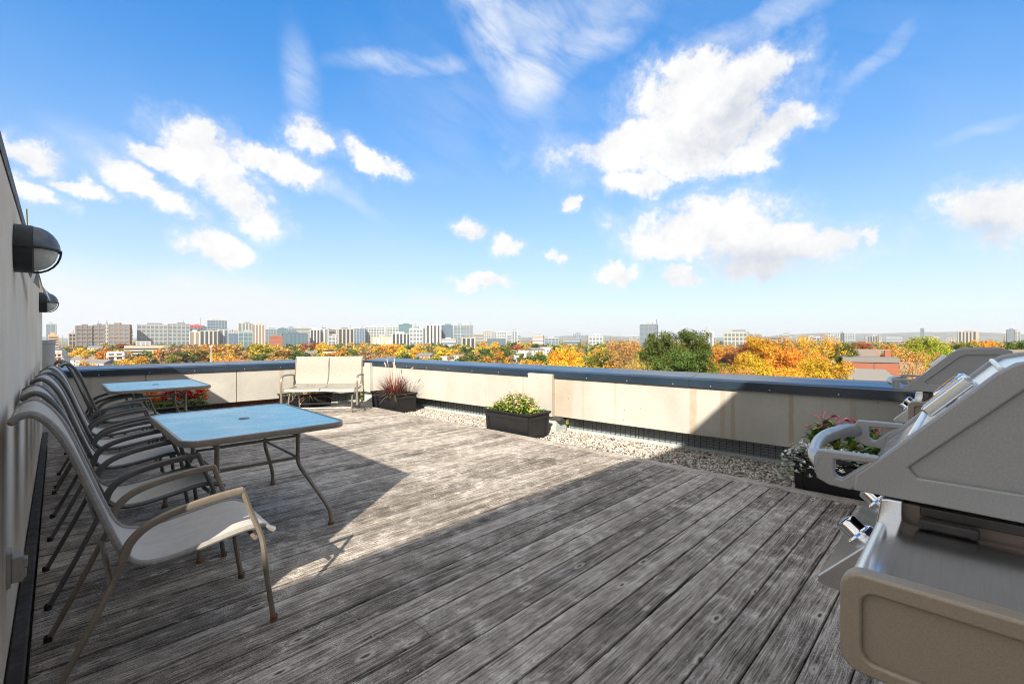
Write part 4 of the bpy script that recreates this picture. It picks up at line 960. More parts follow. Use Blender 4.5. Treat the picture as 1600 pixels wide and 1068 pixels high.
g1 = make_grill(); g1.location = W(0, 1.60, .001); g1.rotation_euler = (0, 0, DECKROT); tag(g1, 'near stainless gas grill with cast end caps, chrome knob and side shelf', 'grill', 'gas grills')
g2 = copy_tree(g1); g2.location = W(.13, 4.95, .001); g2.scale = (.98, 1.03, .972); tag(g2, 'farther gas grill partly hidden behind the near grill, by the parapet', 'grill', 'gas grills')
# ================================================================== the city beyond
simple('ground_far', (.12, .115, .06), .95, var=.5, scale=.012)
simple('asphalt', (.06, .06, .062), .9, var=.2, scale=.1)
def facade(name, col, rough=.8, metal=0., spec=.4): simple(name, col, rough, metal, var=.06, scale=.05, spec=spec)
for nm, c in (('f_white', (.40, .395, .375)), ('f_cream', (.35, .315, .255)), ('f_grey', (.27, .265, .255)), ('f_beige', (.31, .27, .215)), ('f_brown', (.20, .145, .11)), ('f_brick', (.24, .085, .05)), ('f_tan', (.47, .31, .18)), ('f_pink', (.55, .44, .40)), ('f_dark', (.06, .06, .065)), ('f_red', (.45, .05, .05)), ('f_roof', (.15, .145, .14)), ('f_roof_brown', (.18, .14, .115)), ('f_pale', (.32, .345, .365)), ('f_slate', (.13, .15, .17))): facade(nm, c)
for nm, c in (('g_blue', (.07, .11, .16)), ('g_teal', (.075, .135, .15)), ('g_dark', (.03, .04, .055)), ('g_pale', (.10, .14, .17)), ('g_grey', (.12, .15, .18))): facade(nm, c, .18, .0, .9)
gp = bpy.data.meshes.new('ground'); L = 16000
gp.from_pydata([(-L, -L, GROUND_Z), (L, -L, GROUND_Z), (L, L, GROUND_Z), (-L, L, GROUND_Z)], [], [(0, 1, 2, 3)]); tag(link('ground', gp, 'ground_far'), kind='structure')
# low hills on the skyline
hv = []; hn = 80
rr_ = random.Random(3)
for i in range(hn+1):
    a = R(-62+124*i/hn); d = 7500; h = 42+24*math.sin(i*.31)+14*math.sin(i*.83+1)+10*rr_.random()+(40 if i > 52 else 0)*min(1, (i-52)/10)
    for q, z in ((d, GROUND_Z-1), (d+600, GROUND_Z+h*.75), (d+1300, GROUND_Z+h), (d+3000, GROUND_Z-1)): hv.append((math.sin(a)*q, math.cos(a)*q, z))
me = bpy.data.meshes.new('hills'); me.from_pydata(hv, [], [(i*4+j, i*4+j+1, (i+1)*4+j+1, (i+1)*4+j) for i in range(hn) for j in range(3)])
simple('hill', (.10, .115, .10), .95, var=.4, scale=.004); tag(link('hills', me, 'hill'), kind='structure')
# street on the left running out towards the towers
rd = empty('street', (0, 0, GROUND_Z+.05), 0, kind='structure')
def strip(a, e, wd, mat, name, parent, z=0.):
    a, e = Vector((*a, 0)), Vector((*e, 0)); d = (e-a).normalized(); n = Vector((-d.y, d.x, 0))*wd/2
    me = bpy.data.meshes.new(name); me.from_pydata([tuple(p+Vector((0, 0, z))) for p in (a-n, a+n, e+n, e-n)], [], [(0, 1, 2, 3)]); return link(name, me, mat, parent)
sa, se = PD(128, 600, 330), PD(92, 540, 1500)
strip((sa.x, sa.y), (se.x, se.y), 13, 'asphalt', 'road', rd); strip((sa.x-9, sa.y), (se.x-9, se.y), 4, 'f_grey', 'pavement', rd, .04); strip((sa.x+9, sa.y), (se.x+9, se.y), 4, 'f_grey', 'pavement', rd, .04)

def tower(name, label, x0, x1, ytop, d, style, wall, glass, depth=None, yaw=None, roof=None, group='buildings on the city skyline', cat='building', base=None, nb=None):
    """block whose front spans image columns x0..x1 at distance d; real size, floors, piers, slabs and rooftop plant"""
    A, B = PD(x0, ytop, d), PD(x1, ytop, d); Wd = B.x-A.x; top = A.z; gz = GROUND_Z if base is None else base; H = top-gz
    cx = (A.x+B.x)/2; az = -math.atan2(cx, d); rr = random.Random(int(x0*13+x1*7+ytop)); dp = depth or min(max(Wd*.6, 14), 45)
    yw = az+(yaw if yaw is not None else rr.uniform(-.16, .16)); Wd = Wd*math.cos(math.atan2(cx, d))
    o = empty(name, (cx, d, gz), yw, label, cat, group)
    fl = 3.3; nf = max(2, int(H/fl)); nbay = nb or max(2, int(round(Wd/ (9. if d > 800 else 4.5))))
    h2, y0 = Wd/2, 0.
    m = MB(); m.box((0, dp/2, H/2), (Wd-.6, dp-.6, H)); m.build('glazing', glass, o)
    g = MB(); bw = Wd/nbay
    if style in ('piers', 'grid', 'dark_piers'):
        pw = {'piers': .36, 'grid': .26, 'dark_piers': .5}[style]*bw
        for k in range(nbay+1):
            x = -h2+k*bw
            g.box((x, dp/2, H/2), (pw if 0 < k < nbay else pw*.9, dp+.5, H+.4))
        nd = max(1, int(dp/7))
        for k in range(nd+1):
            for sx in (-1, 1): g.box((sx*h2, k*dp/nd, H/2), (.9, pw*.8, H+.2))
    if style in ('grid', 'slab', 'balcony', 'glass'):
        step = fl*(3 if d > 800 else 1)
        for k in range(1, int(H/step)+1):
            if k*step < H*.25 and gz < -20 and d > 700: continue
            hh = {'grid': 1.35, 'slab': 1.7, 'balcony': 1.2, 'glass': .35}[style]*(2.1 if d > 800 else 1)
            g.box((0, dp/2, k*step), (Wd+.3, dp+(.3 if style != 'balcony' else 2.2), hh))
    if style == 'glass':
        for k in range(nbay+1): g.box((-h2+k*bw, dp/2, H/2), (.9, dp+.1, H))
    if style == 'balcony':
        for k in range(0, nbay+1, 1): g.box((-h2+k*bw, dp/2, H/2), (bw*.30, dp+1.0, H+.3))
    g.box((0, dp/2, H+.1), (Wd+.2, dp+.2, 1.6))
    tag(g.build('facade_frame', wall, o, fix=False), kind='stuff')
    if roof != 'none':
        m = MB(); pw = Wd*rr.uniform(.3, .55); m.box((rr.uniform(-.15, .15)*Wd, dp/2, H+2.4), (pw, dp*.5, 4.2)); m.build('roof_plant', rr.choice(['f_grey', 'f_slate', wall]), o)
        if rr.random() < .5 and d > 700:
            m = MB(); m.box((rr.uniform(-.3, .3)*Wd, dp*.4, H+6), (.7, .7, 11)); m.build('mast', 'f_slate', o)
    return o
T = [ # name, label, x0, x1, top, d, style, wall, glass
 ('glass_tower', 'pale glass tower showing just beyond the stucco wall', 72, 87, 506, 1500, 'glass', 'f_pale', 'g_pale'),
 ('brick_building', 'orange brick block beside the vent pipe', 76, 92, 524, 620, 'slab', 'f_tan', 'g_dark'),
 ('lowrise_building', 'small pink low-rise with white balconies beside the vent pipe', 82, 96, 549, 420, 'balcony', 'f_pink', 'g_dark'),
 ('slab_tower', 'narrow beige slab left of the three brown towers', 108, 118, 521, 1300, 'grid', 'f_beige', 'g_dark'),
 ('residential_tower', 'leftmost of three brown balcony towers with white edges', 119, 143, 509, 1120, 'balcony', 'f_brown', 'g_grey'),
 ('residential_tower', 'middle and narrowest of three brown balcony towers', 145, 163, 508, 1140, 'balcony', 'f_brown', 'g_grey'),
 ('residential_tower', 'rightmost and widest of three brown balcony towers', 170, 202, 507, 1080, 'balcony', 'f_brown', 'g_grey'),
 ('white_tower', 'thin white tower between the brown towers and the grey slab', 202, 208, 514, 1350, 'grid', 'f_white', 'g_pale'),
 ('white_tower', 'white flank tower filling the gap behind two brown towers', 161, 171, 506, 1250, 'grid', 'f_white', 'g_pale'),
 ('slab_block', 'wide pale grey grid slab block, left half of a long pair', 215, 262, 507, 1150, 'grid', 'f_grey', 'g_pale'),
 ('slab_block', 'wide pale grey grid slab block, right half of a long pair', 263, 297, 506, 1180, 'grid', 'f_grey', 'g_pale'),
 ('dark_block', 'dark block with red banner along its roof', 297, 314, 508, 1500, 'grid', 'f_slate', 'g_dark'),
 ('blue_block', 'small dark blue block right of the red roof banner', 313, 323, 510, 1550, 'glass', 'g_blue', 'g_blue'),
 ('lattice_tower', 'tall glass office tower with lattice crown on the left skyline', 324, 355, 500, 1600, 'glass', 'f_pale', 'g_blue'),
 ('apartment_block', 'white and brown low block under the red roof banner', 297, 312, 518, 1150, 'piers', 'f_white', 'f_brown'),
 ('apartment_block', 'cream block with dark window bands in front of the lattice tower', 313, 340, 517, 1120, 'piers', 'f_cream', 'g_dark'),
 ('office_block', 'bright white ribbed block right below the lattice tower', 342, 357, 515, 1150, 'piers', 'f_white', 'g_blue'),
 ('office_block', 'dark navy block between white ribbed and teal glass blocks', 357, 373, 521, 1130, 'glass', 'f_slate', 'g_blue'),
 ('office_block', 'teal glass block below the cream towers', 373, 395, 518, 1110, 'glass', 'f_pale', 'g_teal'),
 ('cream_tower', 'cream tower with pale piers, left of a pair with a mast', 373, 394, 505, 1500, 'piers', 'f_cream', 'g_pale'),
 ('cream_tower', 'white tower with brown piers, right of a pair, mast on top', 394, 414, 507, 1380, 'piers', 'f_white', 'f_brown'),
 ('glass_block', 'low pale glass hall right of the cream towers', 415, 436, 514, 1700, 'glass', 'f_pale', 'g_pale'),
 ('glass_block', 'small dark teal glass block above the brick hall', 434, 447, 513, 1600, 'glass', 'g_teal', 'g_teal'),
 ('brick_hall', 'low red brick hall among the trees left of the bench', 421, 442, 526, 1050, 'slab', 'f_brick', 'f_brick'),
 ('blue_glass_block', 'long low blue glass block behind the brick hall', 441, 480, 521, 1150, 'piers', 'g_blue', 'g_teal'),
 ('pale_block', 'pale round-roofed glass block above the blue glass block', 446, 464, 512, 1650, 'glass', 'f_pale', 'g_pale'),
 ('tan_block', 'tan flat block with roof plant left of the white ribbed pair', 464, 487, 513, 1500, 'slab', 'f_beige', 'g_grey'),
 ('ribbed_block', 'white ribbed block, left of the pair above the bench', 485, 500, 515, 1200, 'piers', 'f_white', 'g_dark'),
 ('ribbed_block', 'white ribbed block, right of the pair above the bench', 500, 513, 514, 1220, 'piers', 'f_white', 'g_grey'),
 ('brown_block', 'dark brown rounded block behind the white ribbed pair', 505, 525, 515, 1450, 'slab', 'f_brown', 'g_dark'),
 ('low_office', 'low white office right of the ribbed pair', 513, 530, 524, 1300, 'grid', 'f_white', 'g_pale'),
 ('stepped_office', 'stepped cream office with dark crown above the bench', 529, 553, 514, 1250, 'piers', 'f_cream', 'g_dark'),
 ('glass_office', 'blue glass office with dark right edge beside the stepped office', 553, 570, 513, 1500, 'glass', 'f_pale', 'g_blue'),
 ('lace_office', 'broad white lace-fronted office over the purple grass', 571, 601, 511, 1550, 'grid', 'f_white', 'g_pale'),
 ('lace_office', 'narrow white lace-fronted office left of the teal tower', 605, 622, 511, 1560, 'grid', 'f_white', 'g_pale'),
 ('tan_block', 'tan brick block with vertical bays below the lace office', 582, 612, 526, 1150, 'piers', 'f_tan', 'f_pink'),
 ('dark_pier_office', 'office with dark windows between bold white piers', 613, 641, 521, 1150, 'piers', 'f_white', 'g_dark'),
 ('teal_tower', 'teal glass tower rising behind the bold white piers', 623, 643, 507, 1500, 'glass', 'g_teal', 'g_teal'),
 ('white_tower', 'white gridded tower right of the bold white piers', 640, 661, 513, 1150, 'grid', 'f_white', 'g_grey'),
 ('slim_tower', 'slim dark slab right of the white gridded tower', 662, 667, 514, 1300, 'glass', 'f_slate', 'g_teal'),
 ('notched_tower', 'white tower with a dark notch in its centre', 666, 688, 508, 1300, 'dark_piers', 'f_white', 'g_dark'),
 ('rounded_tower', 'blue-green rounded glass tower in the middle of the skyline', 690, 707, 508, 1350, 'glass', 'g_teal', 'g_blue'),
 ('twin_tower', 'pale glass twin, left of the pair beside the rounded tower', 709, 725, 508, 1350, 'glass', 'f_white', 'g_pale'),
 ('twin_tower', 'darker glass twin, right of the pair beside the rounded tower', 725, 738, 508, 1350, 'glass', 'f_grey', 'g_grey'),
 ('low_block', 'low pink block below the rounded glass tower', 690, 712, 530, 1050, 'slab', 'f_pink', 'g_grey'),
 ('low_block', 'white church-like block among trees below the twin towers', 722, 742, 528, 900, 'piers', 'f_cream', 'g_dark'),
 ('tan_block', 'small tan block right of the twin towers', 740, 755, 522, 1500, 'slab', 'f_beige', 'g_grey'),
 ('pale_tower', 'pale low tower above the dark glass hall', 754, 764, 518, 1900, 'grid', 'f_cream', 'g_pale'),
 ('glass_hall', 'long dark glass hall among the trees', 762, 790, 529, 1000, 'glass', 'f_slate', 'g_blue'),
 ('pale_tower', 'white low tower right above the dark glass hall', 777, 791, 518, 1700, 'grid', 'f_white', 'g_pale'),
 ('pale_tower', 'small white slab standing alone right of the dark glass hall', 800, 808, 517, 1700, 'piers', 'f_white', 'g_grey'),
 ('brick_hall', 'brown brick block left of the far white offices', 832, 849, 524, 1300, 'slab', 'f_brown', 'f_pink'),
 ('far_office', 'pale bluish office left of the yellow tree', 851, 873, 528, 1250, 'glass', 'f_pale', 'g_pale'),
 ('far_office', 'dark-windowed low office above the yellow tree', 880, 906, 529, 1200, 'slab', 'f_grey', 'g_blue'),
 ('far_office', 'small glass office on the skyline above the yellow tree', 895, 907, 521, 1900, 'glass', 'f_pale', 'g_pale'),
 ('far_office', 'white gridded office left of the tan tree', 920, 942, 524, 1250, 'grid', 'f_white', 'g_grey'),
 ('grey_tower', 'grey-blue tower with mast behind the tall green tree', 1000, 1026, 507, 900, 'grid', 'f_slate', 'g_pale'),
 ('white_slab', 'white ribbed slab right of the tall green tree', 1096, 1114, 519, 1000, 'piers', 'f_white', 'g_grey'),
 ('cream_slab', 'wide cream gridded slab on the right skyline', 1131, 1167, 518, 1100, 'grid', 'f_cream', 'g_pale'),
 ('far_block', 'small slate block right of the cream slab', 1169, 1175, 522, 2200, 'glass', 'f_slate', 'g_grey'),
 ('far_block', 'second small slate block right of the cream slab', 1181, 1190, 523, 2200, 'glass', 'f_slate', 'g_grey'),
 ('far_block', 'lone small tower over the golden grove', 1217, 1222, 522, 2400, 'glass', 'f_pale', 'g_grey'),
 ('far_block', 'low far block right of the lone small tower', 1228, 1240, 526, 2300, 'slab', 'f_pale', 'g_grey'),
 ('far_apartments', 'leftmost pale block of the far apartment row', 1294, 1306, 522, 2000, 'grid', 'f_pale', 'g_grey'),
 ('far_apartments', 'dark thin block in the middle of the far apartment row', 1314, 1319, 520, 2000, 'glass', 'f_slate', 'g_dark'),
 ('far_apartments', 'rightmost pale block of the far apartment row', 1321, 1335, 521, 2000, 'grid', 'f_pale', 'g_grey'),
 ('far_hall', 'long pale hall on the far right skyline', 1352, 1378, 526, 2600, 'slab', 'f_pale', 'g_pale'),
 ('far_hall', 'second long pale hall on the far right skyline', 1384, 1410, 526.5, 2700, 'slab', 'f_pale', 'g_pale'),
 ('far_tower', 'thin pale glass tower on the far right skyline', 1438, 1444, 513, 2300, 'glass', 'g_pale', 'g_pale'),
 ('stepped_block', 'stepped dark and cream block above the farther grill', 1497, 1525, 518, 1500, 'dark_piers', 'f_cream', 'g_dark'),
 ('far_tower', 'grey-blue tower at the right edge of the view', 1574, 1586, 515, 1700, 'grid', 'f_slate', 'g_pale'),
 ('far_tower', 'cream tower at the right edge of the view', 1586, 1594, 517, 1700, 'grid', 'f_cream', 'g_pale'),
]
rf_ = random.Random(50); nfill = 0
FILL = [('cream', 'f_cream'), ('white', 'f_white'), ('grey', 'f_grey'), ('beige', 'f_beige'), ('pale', 'f_pale')]
fillx = sorted([rf_.uniform(205, 820) for _ in range(34)]+[rf_.uniform(830, 1600) for _ in range(22)])
for i, fx in enumerate(fillx):
    nm_, fm_ = FILL[rf_.randrange(5)]; ww = rf_.uniform(6, 17); yy = rf_.uniform(514, 526) if fx < 780 else rf_.uniform(521, 527.5)
    T.append(('distant_block', f'{nm_}|{i}', fx-ww/2, fx+ww/2, yy, rf_.uniform(1750, 2700), rf_.choice(['grid', 'piers', 'slab', 'grid']), fm_, rf_.choice(['g_grey', 'g_pale', 'g_dark'])))
TB = {}
for t in T:
    o = tower(*t); TB[t[1]] = o
o = TB['dark block with red banner along its roof']; q = MB(); q.box((0, -.6, PD(0, 509, 1500).z-GROUND_Z), (36, 1.2, 7)); q.build('roof_banner', 'f_red', o)
o = TB['grey-blue tower with mast behind the tall green tree']; q = MB(); q.box((15, 4, PD(0, 504, 900).z-GROUND_Z), (1.8, 1.8, 12)); q.build('mast', 'f_slate', o)
# nearer low buildings between the trees
NB = [('lowrise_apartments', 'pink concrete walk-up with white balconies on the left', 168, 193, 551, 360, 'balcony', 'f_pink', 'g_dark'),
      ('lowrise_apartments', 'long grey low-rise with rows of dark balconies on the left', 195, 266, 541, 520, 'slab', 'f_cream', 'g_dark'),
      ('lowrise_apartments', 'white block rising behind the long grey low-rise', 213, 235, 534, 600, 'grid', 'f_white', 'g_pale')]
for t in NB: tower(*t, group='low buildings among the trees', roof='none')
def house(label, px, py, d, wd, dp, roofm, wallm, yaw, hgt=7., rh=3., ridge=None):
    """gabled house whose ridge stands at the given height"""
    P = PD(px, py, d); ridge_z = P.z; base = GROUND_Z; eave = ridge_z-rh
    o = empty('house', (P.x, P.y, base), yaw, label, 'house', 'houses among the trees'); E = eave-base
    m = MB(); m.box((0, 0, E/2), (wd, dp, E)); wl = m.build('wall', wallm, o)
    m = MB(); hw, hd = wd/2+.4, dp/2+.5
    m.add([(-hw, -hd, E-.15), (hw, -hd, E-.15), (hw, hd, E-.15), (-hw, hd, E-.15), (-hw, 0, E+rh), (hw, 0, E+rh)], [(0, 1, 5, 4), (2, 3, 4, 5), (0, 4, 3), (1, 2, 5), (0, 3, 2, 1)]); rf = m.build('roof', roofm, o)
    m = MB(); m.box((wd*.25, dp*.12, E+rh*.9), (.9, .9, 2.2)); m.build('chimney', 'f_brick', rf)
    for k in range(3):
        for zz in (E-1.6, E-4.6):
            m = MB(); m.box((wd*(-.3+.3*k), -dp/2-.03, zz), (1.2, .12, 1.5)); m.build('window', 'g_dark', o)
    return o
# the brick house on the right, close to the terrace
bh = empty('brick_house', (0, 0, 0), 0, 'red brick house with grey roof edge, above the parapet right of the golden trees', 'house')
P = PD(1360, 558, 80); bh.location = (P.x, P.y, GROUND_Z); bh.rotation_euler = (0, 0, -math.atan2(P.x, P.y)+.12); E = P.z-GROUND_Z
m = MB(); m.box((0, 4, (E-.9)/2), (7.6, 8, E-.9)); m.build('wall', 'f_brick', bh)
m = MB(); m.box((0, 4, E-.48), (8.0, 8.4, .85)); m.build('cornice', 'f_roof', bh, .05)
m = MB(); m.box((3.2, 6, E+.3), (.9, .9, 1.6)); m.build('chimney', 'f_brick', bh)
m = MB(); m.add([(-5.2, -5, E-3.7), (3.4, -5, E-3.7), (3.4, -.02, E-3.7), (-5.2, -.02, E-3.7), (-3.2, -2.5, E-1.9), (1.6, -2.5, E-1.9)], [(0, 1, 5, 4), (2, 3, 4, 5), (0, 4, 3), (1, 2, 5), (0, 3, 2, 1)]); pr1 = m.build('porch_roof', 'f_roof', bh)
m = MB(); m.box((-.9, -2.5, (E-3.72)/2), (7.8, 4.6, E-3.72)); m.build('porch', 'f_tan', bh)
m = MB(); m.tube([(.2, -2.5, E-2.0), (.2, -2.5, E-.9)], .06, 6); m.build('vent', 'f_dark', pr1)
for k in range(3):
    m = MB(); m.box((-2.4+2.4*k, -.03, E-3.4), (1.1, .1, 1.3)); m.build('window', 'g_dark', bh)
house('tan brick house just right of the red brick house', 1403, 565, 95, 7, 8, 'f_roof_brown', 'f_tan', -.7)
house('brown-roofed grey house behind the red brick house', 1345, 545, 150, 14, 9, 'f_roof_brown', 'f_grey', -.75)
house('brown-roofed house behind the farther grill', 1590, 546, 140, 12, 9, 'f_roof_brown', 'f_cream', -.85)
rh_ = random.Random(21)
hl = [(487, 548, 520, 'white-walled house below the ribbed pair', 'f_roof', 'f_white'), (515, 549, 500, 'white gabled house left of the bench back', 'f_white', 'f_white'), (666, 551, 420, 'small cream house right of the purple grass', 'f_roof', 'f_cream'), (700, 556, 380, 'wide white-roofed house among the trees', 'f_white', 'f_pink'), (716, 553, 400, 'small orange house beside the wide white-roofed house', 'f_roof_brown', 'f_tan'), (812, 547, 430, 'long white flat house by the orange trees', 'f_white', 'f_white'), (838, 543, 520, 'grey-roofed house left of the yellow tree', 'f_roof', 'f_white'), (853, 542, 560, 'pale house among dark green trees', 'f_white', 'f_pale'), (390, 548, 520, 'pink house in the trees below the teal glass block', 'f_roof', 'f_pink'), (407, 544, 620, 'white house below the cream towers', 'f_white', 'f_white'), (360, 562, 330, 'red-brown flat roof near the parapet on the left', 'f_brick', 'f_pink'), (135, 556, 420, 'grey-roofed shed beside the street', 'f_roof', 'f_white'), (128, 546, 560, 'long grey roof beside the street', 'f_roof', 'f_pink'), (155, 561, 330, 'small white house under the pink walk-up', 'f_roof', 'f_white'), (150, 540, 640, 'dark-roofed hall below the brown towers', 'f_slate', 'f_pink'), (630, 545, 620, 'long cream roof below the bold white piers', 'f_cream', 'f_cream'), (610, 556, 400, 'brick house hidden behind the purple grass plumes', 'f_roof_brown', 'f_brick')]
for px, py, d, lab, rf, wl in hl: house(lab, px, py, d, rh_.uniform(12, 20), rh_.uniform(9, 12), rf, wl, rh_.uniform(-.5, .5), rh=rh_.uniform(2, 3.4))
# white light mast on the left
lm = empty('light_mast', PD(330, 565, 260)*1, 0, 'tall white light mast standing among the trees on the left', 'light mast'); lm.location.z = GROUND_Z
mt = PD(330, 541, 260).z-GROUND_Z
m = MB(); m.lathe([(.0001, 0), (.40, 0), (.26, mt), (.0001, mt)], 10); m.build('pole', 'f_white', lm)
m = MB(); m.box((0, 0, mt+.1), (2.2, .5, .5)); m.build('lamp_head', 'f_white', lm)
# tower cranes far off
for px, py, d, lab, jib in ((313, 496, 1900, 'far tower crane left of the lattice tower', 34), (97, 523, 1800, 'far tower crane right of the pale glass tower', -30)):
    P = PD(px, py, d); cr = empty('tower_crane', (P.x, P.y, GROUND_Z), 0, lab, 'crane'); H = P.z-GROUND_Z
    m = MB(); m.box((0, 0, H/2), (1.6, 1.6, H)); m.build('mast', 'f_grey', cr)
    m = MB(); m.box((jib*.4, 0, H-3), (abs(jib)*1.2, 1.2, 1.4)); m.build('jib', 'f_grey', cr)

# ------------------------------------------------------------------ trees
def np_mesh(name, V, F4, tone=None, col=None):
    V = np.asarray(V, np.float32); F4 = np.asarray(F4, np.int32); k = F4.shape[1]
    me = bpy.data.meshes.new(name); me.vertices.add(len(V)); me.vertices.foreach_set('co', V.ravel()); me.loops.add(F4.size); me.loops.foreach_set('vertex_index', F4.ravel())
    me.polygons.add(len(F4)); me.polygons.foreach_set('loop_start', np.arange(0, F4.size, k).astype(np.int32)); me.polygons.foreach_set('loop_total', np.full(len(F4), k, np.int32)); me.update()
    if tone is not None: at = me.attributes.new('tone', 'FLOAT', 'POINT'); at.data.foreach_set('value', np.asarray(tone, np.float32))
    if col is not None:
        at = me.attributes.new('Col', 'FLOAT_COLOR', 'POINT'); at.data.foreach_set('color', np.column_stack([col, np.ones(len(col))]).astype(np.float32).ravel())
    return me
def crown_cloud(rng, n, leaf, lobes=14, kind='round', open_=0.):
    """leaf quads through a crown of unit radius 1 wide, 1.0 high (z 0..1)"""
    L = []
    for k in range(lobes):
        a = rng.uniform(0, 6.283); 
        if kind == 'cone': z = rng.uniform(.05, .95); r = (1-z)*.85*rng.uniform(.3, 1)+.02; s = .16+.34*(1-z)
        elif kind == 'tall': z = rng.uniform(.12, .92); r = .55*math.sqrt(max(0, 1-(2*z-1)**2))*rng.uniform(.2, 1); s = rng.uniform(.24, .40)
        else: z = rng.uniform(.15, .86); r = .74*math.sqrt(max(0, 1-(2*z-1)**2*.95))*math.sqrt(rng.uniform(.05, 1)); s = rng.uniform(.19, .38)
        L.append((r*math.cos(a), r*math.sin(a), z, s))
    L = np.array(L); pick = rng.choice(len(L), n, p=L[:, 3]**2/np.sum(L[:, 3]**2))
    d = rng.normal(size=(n, 3)); d /= np.linalg.norm(d, axis=1)[:, None]
    rad = rng.uniform(.35, 1.22, n)**.7
    P = L[pick, :3]+d*(L[pick, 3]*rad)[:, None]*np.array([1, 1, .45])
    P[:, 2] = np.clip(P[:, 2], -.02, 1.06)
    if open_:
        cell = np.floor(P*5.5).astype(int); hsh = (cell[:, 0]*73856093 ^ cell[:, 1]*19349663 ^ cell[:, 2]*83492791) % 1000/1000.; P = P[hsh > open_]; d = d[hsh > open_]; pick = pick[hsh > open_]; n = len(P)
    nr = d*.7+rng.normal(size=(n, 3))*.6+np.array([0, 0, .35]); nr /= np.linalg.norm(nr, axis=1)[:, None]
    t1 = np.cross(nr, rng.normal(size=(n, 3))); t1 /= np.linalg.norm(t1, axis=1)[:, None]; t2 = np.cross(nr, t1)
    s = leaf*rng.uniform(.6, 1.35, n)[:, None]
    return P, t1*s, t2*s*.62, pick, L
def quads(P, a, b):
    V = np.stack([P-a, P+b*.9, P+a, P-b], 1).reshape(-1, 3); F = np.arange(len(V)).reshape(-1, 4); return V, F
def tree_proto(seed, n, leaf, lobes, kind, open_=0., trunk_h=.35):
    """crown mesh (unit) and trunk mesh (unit) in tree height 1, crown radius 1 before scaling"""
    rng = np.random.default_rng(seed); P, a, b, pick, L = crown_cloud(rng, n, leaf, lobes, kind, open_)
    zc = .22 if kind != 'cone' else .08
    sc = np.array([1, 1, 1-zc]); V, F = quads(P*sc+np.array([0, 0, zc]), a*np.array([1, 1, .5]), b*np.array([1, 1, .5]))
    lob_t = rng.uniform(0, 1, len(L)); tone = np.repeat(np.clip(lob_t[pick]*.55+rng.uniform(0, .45, len(P)), 0, 1), 4)
    cm = np_mesh('crown', V, F, tone); cm.materials.append(M['leaf'])
    m = MB(); m.tube([(0, 0, 0), (.01, .0, zc+.1), (0, .02, .55), (.02, 0, .85)], [.05, .038, .022, .006], 7)
    for k in np.argsort(-L[:, 3])[:9]:
        x, y, z, s = L[k]; zz = z*(1-zc)+zc; z0 = max(zc*.6, zz*.45)
        m.tube(catmull([(0, 0, z0), (x*.5, y*.5, z0+(zz-z0)*.6), (x, y, zz)], 2), [.022, .018, .014, .009, .005], 5)
    tm = m.mesh('trunk'); tm.materials.append(M['bark']); return cm, tm
NEAR = [tree_proto(31, 20000, .030, 30, 'round', .30), tree_proto(32, 20000, .029, 34, 'round', .36), tree_proto(33, 16000, .032, 26, 'tall', .22), tree_proto(34, 13000, .024, 38, 'round', .5)]
MID = [tree_proto(41, 2000, .075, 16, 'round', .15), tree_proto(42, 2000, .075, 18, 'round', .2), tree_proto(43, 1700, .08, 14, 'tall', .12), tree_proto(44, 1700, .075, 22, 'round', .3), tree_proto(45, 1500, .07, 22, 'cone', .05)]
COLS = {'golden orange': (.58, .33, .04), 'bright yellow': (.66, .42, .04), 'deep orange': (.50, .235, .045), 'rusty red': (.31, .115, .05), 'dark green': (.045, .085, .022), 'olive green': (.16, .17, .035), 'mid green': (.088, .125, .03), 'tan gold': (.46, .28, .09), 'pale brown': (.33, .22, .12), 'yellow green': (.36, .34, .04), 'purple brown': (.10, .045, .04)}
TREES = []
def add_tree(px, ytop, wpx, d, colour, near=None, label=None, base=GROUND_Z, kind=None, jitter=.12):
    P = PD(px, ytop, d); H = P.z-base; r = wpx/FPX*d/2
    rr = random.Random(int(px*31+d*7+ytop)); protos = NEAR if (near if near is not None else d < 170) else MID
    k = kind if kind is not None else rr.randrange(len(protos) if protos is NEAR else 4)
    cm, tm = protos[k]
    o = empty('tree', (P.x, P.y, base), rr.uniform(0, 6.28)); o.scale = (r, r, H)
    # crown keeps a natural depth: only the upper part of tall stems carries leaves
    c = bpy.data.objects.new('crown', cm); COL.objects.link(c); c.parent = o
    ch = min(1., 2.3*r/H); c.scale = (1, 1, ch); c.location = (0, 0, 1-ch*1.02)
    b = COLS[colour]; j = [rr.uniform(1-jitter, 1+jitter) for _ in range(3)]; c.color = (b[0]*j[0], b[1]*j[1], b[2]*j[2], 1)
    t = bpy.data.objects.new('trunk', tm); COL.objects.link(t); t.parent = o
    TREES.append([o, px, ytop, wpx, d, colour, label]); return o
G = 'golden orange'; Yw = 'bright yellow'; OR_ = 'deep orange'; RU = 'rusty red'; DG = 'dark green'; OG = 'olive green'; MG = 'mid green'; TG = 'tan gold'; PB = 'pale brown'; YG = 'yellow green'; PU = 'purple brown'
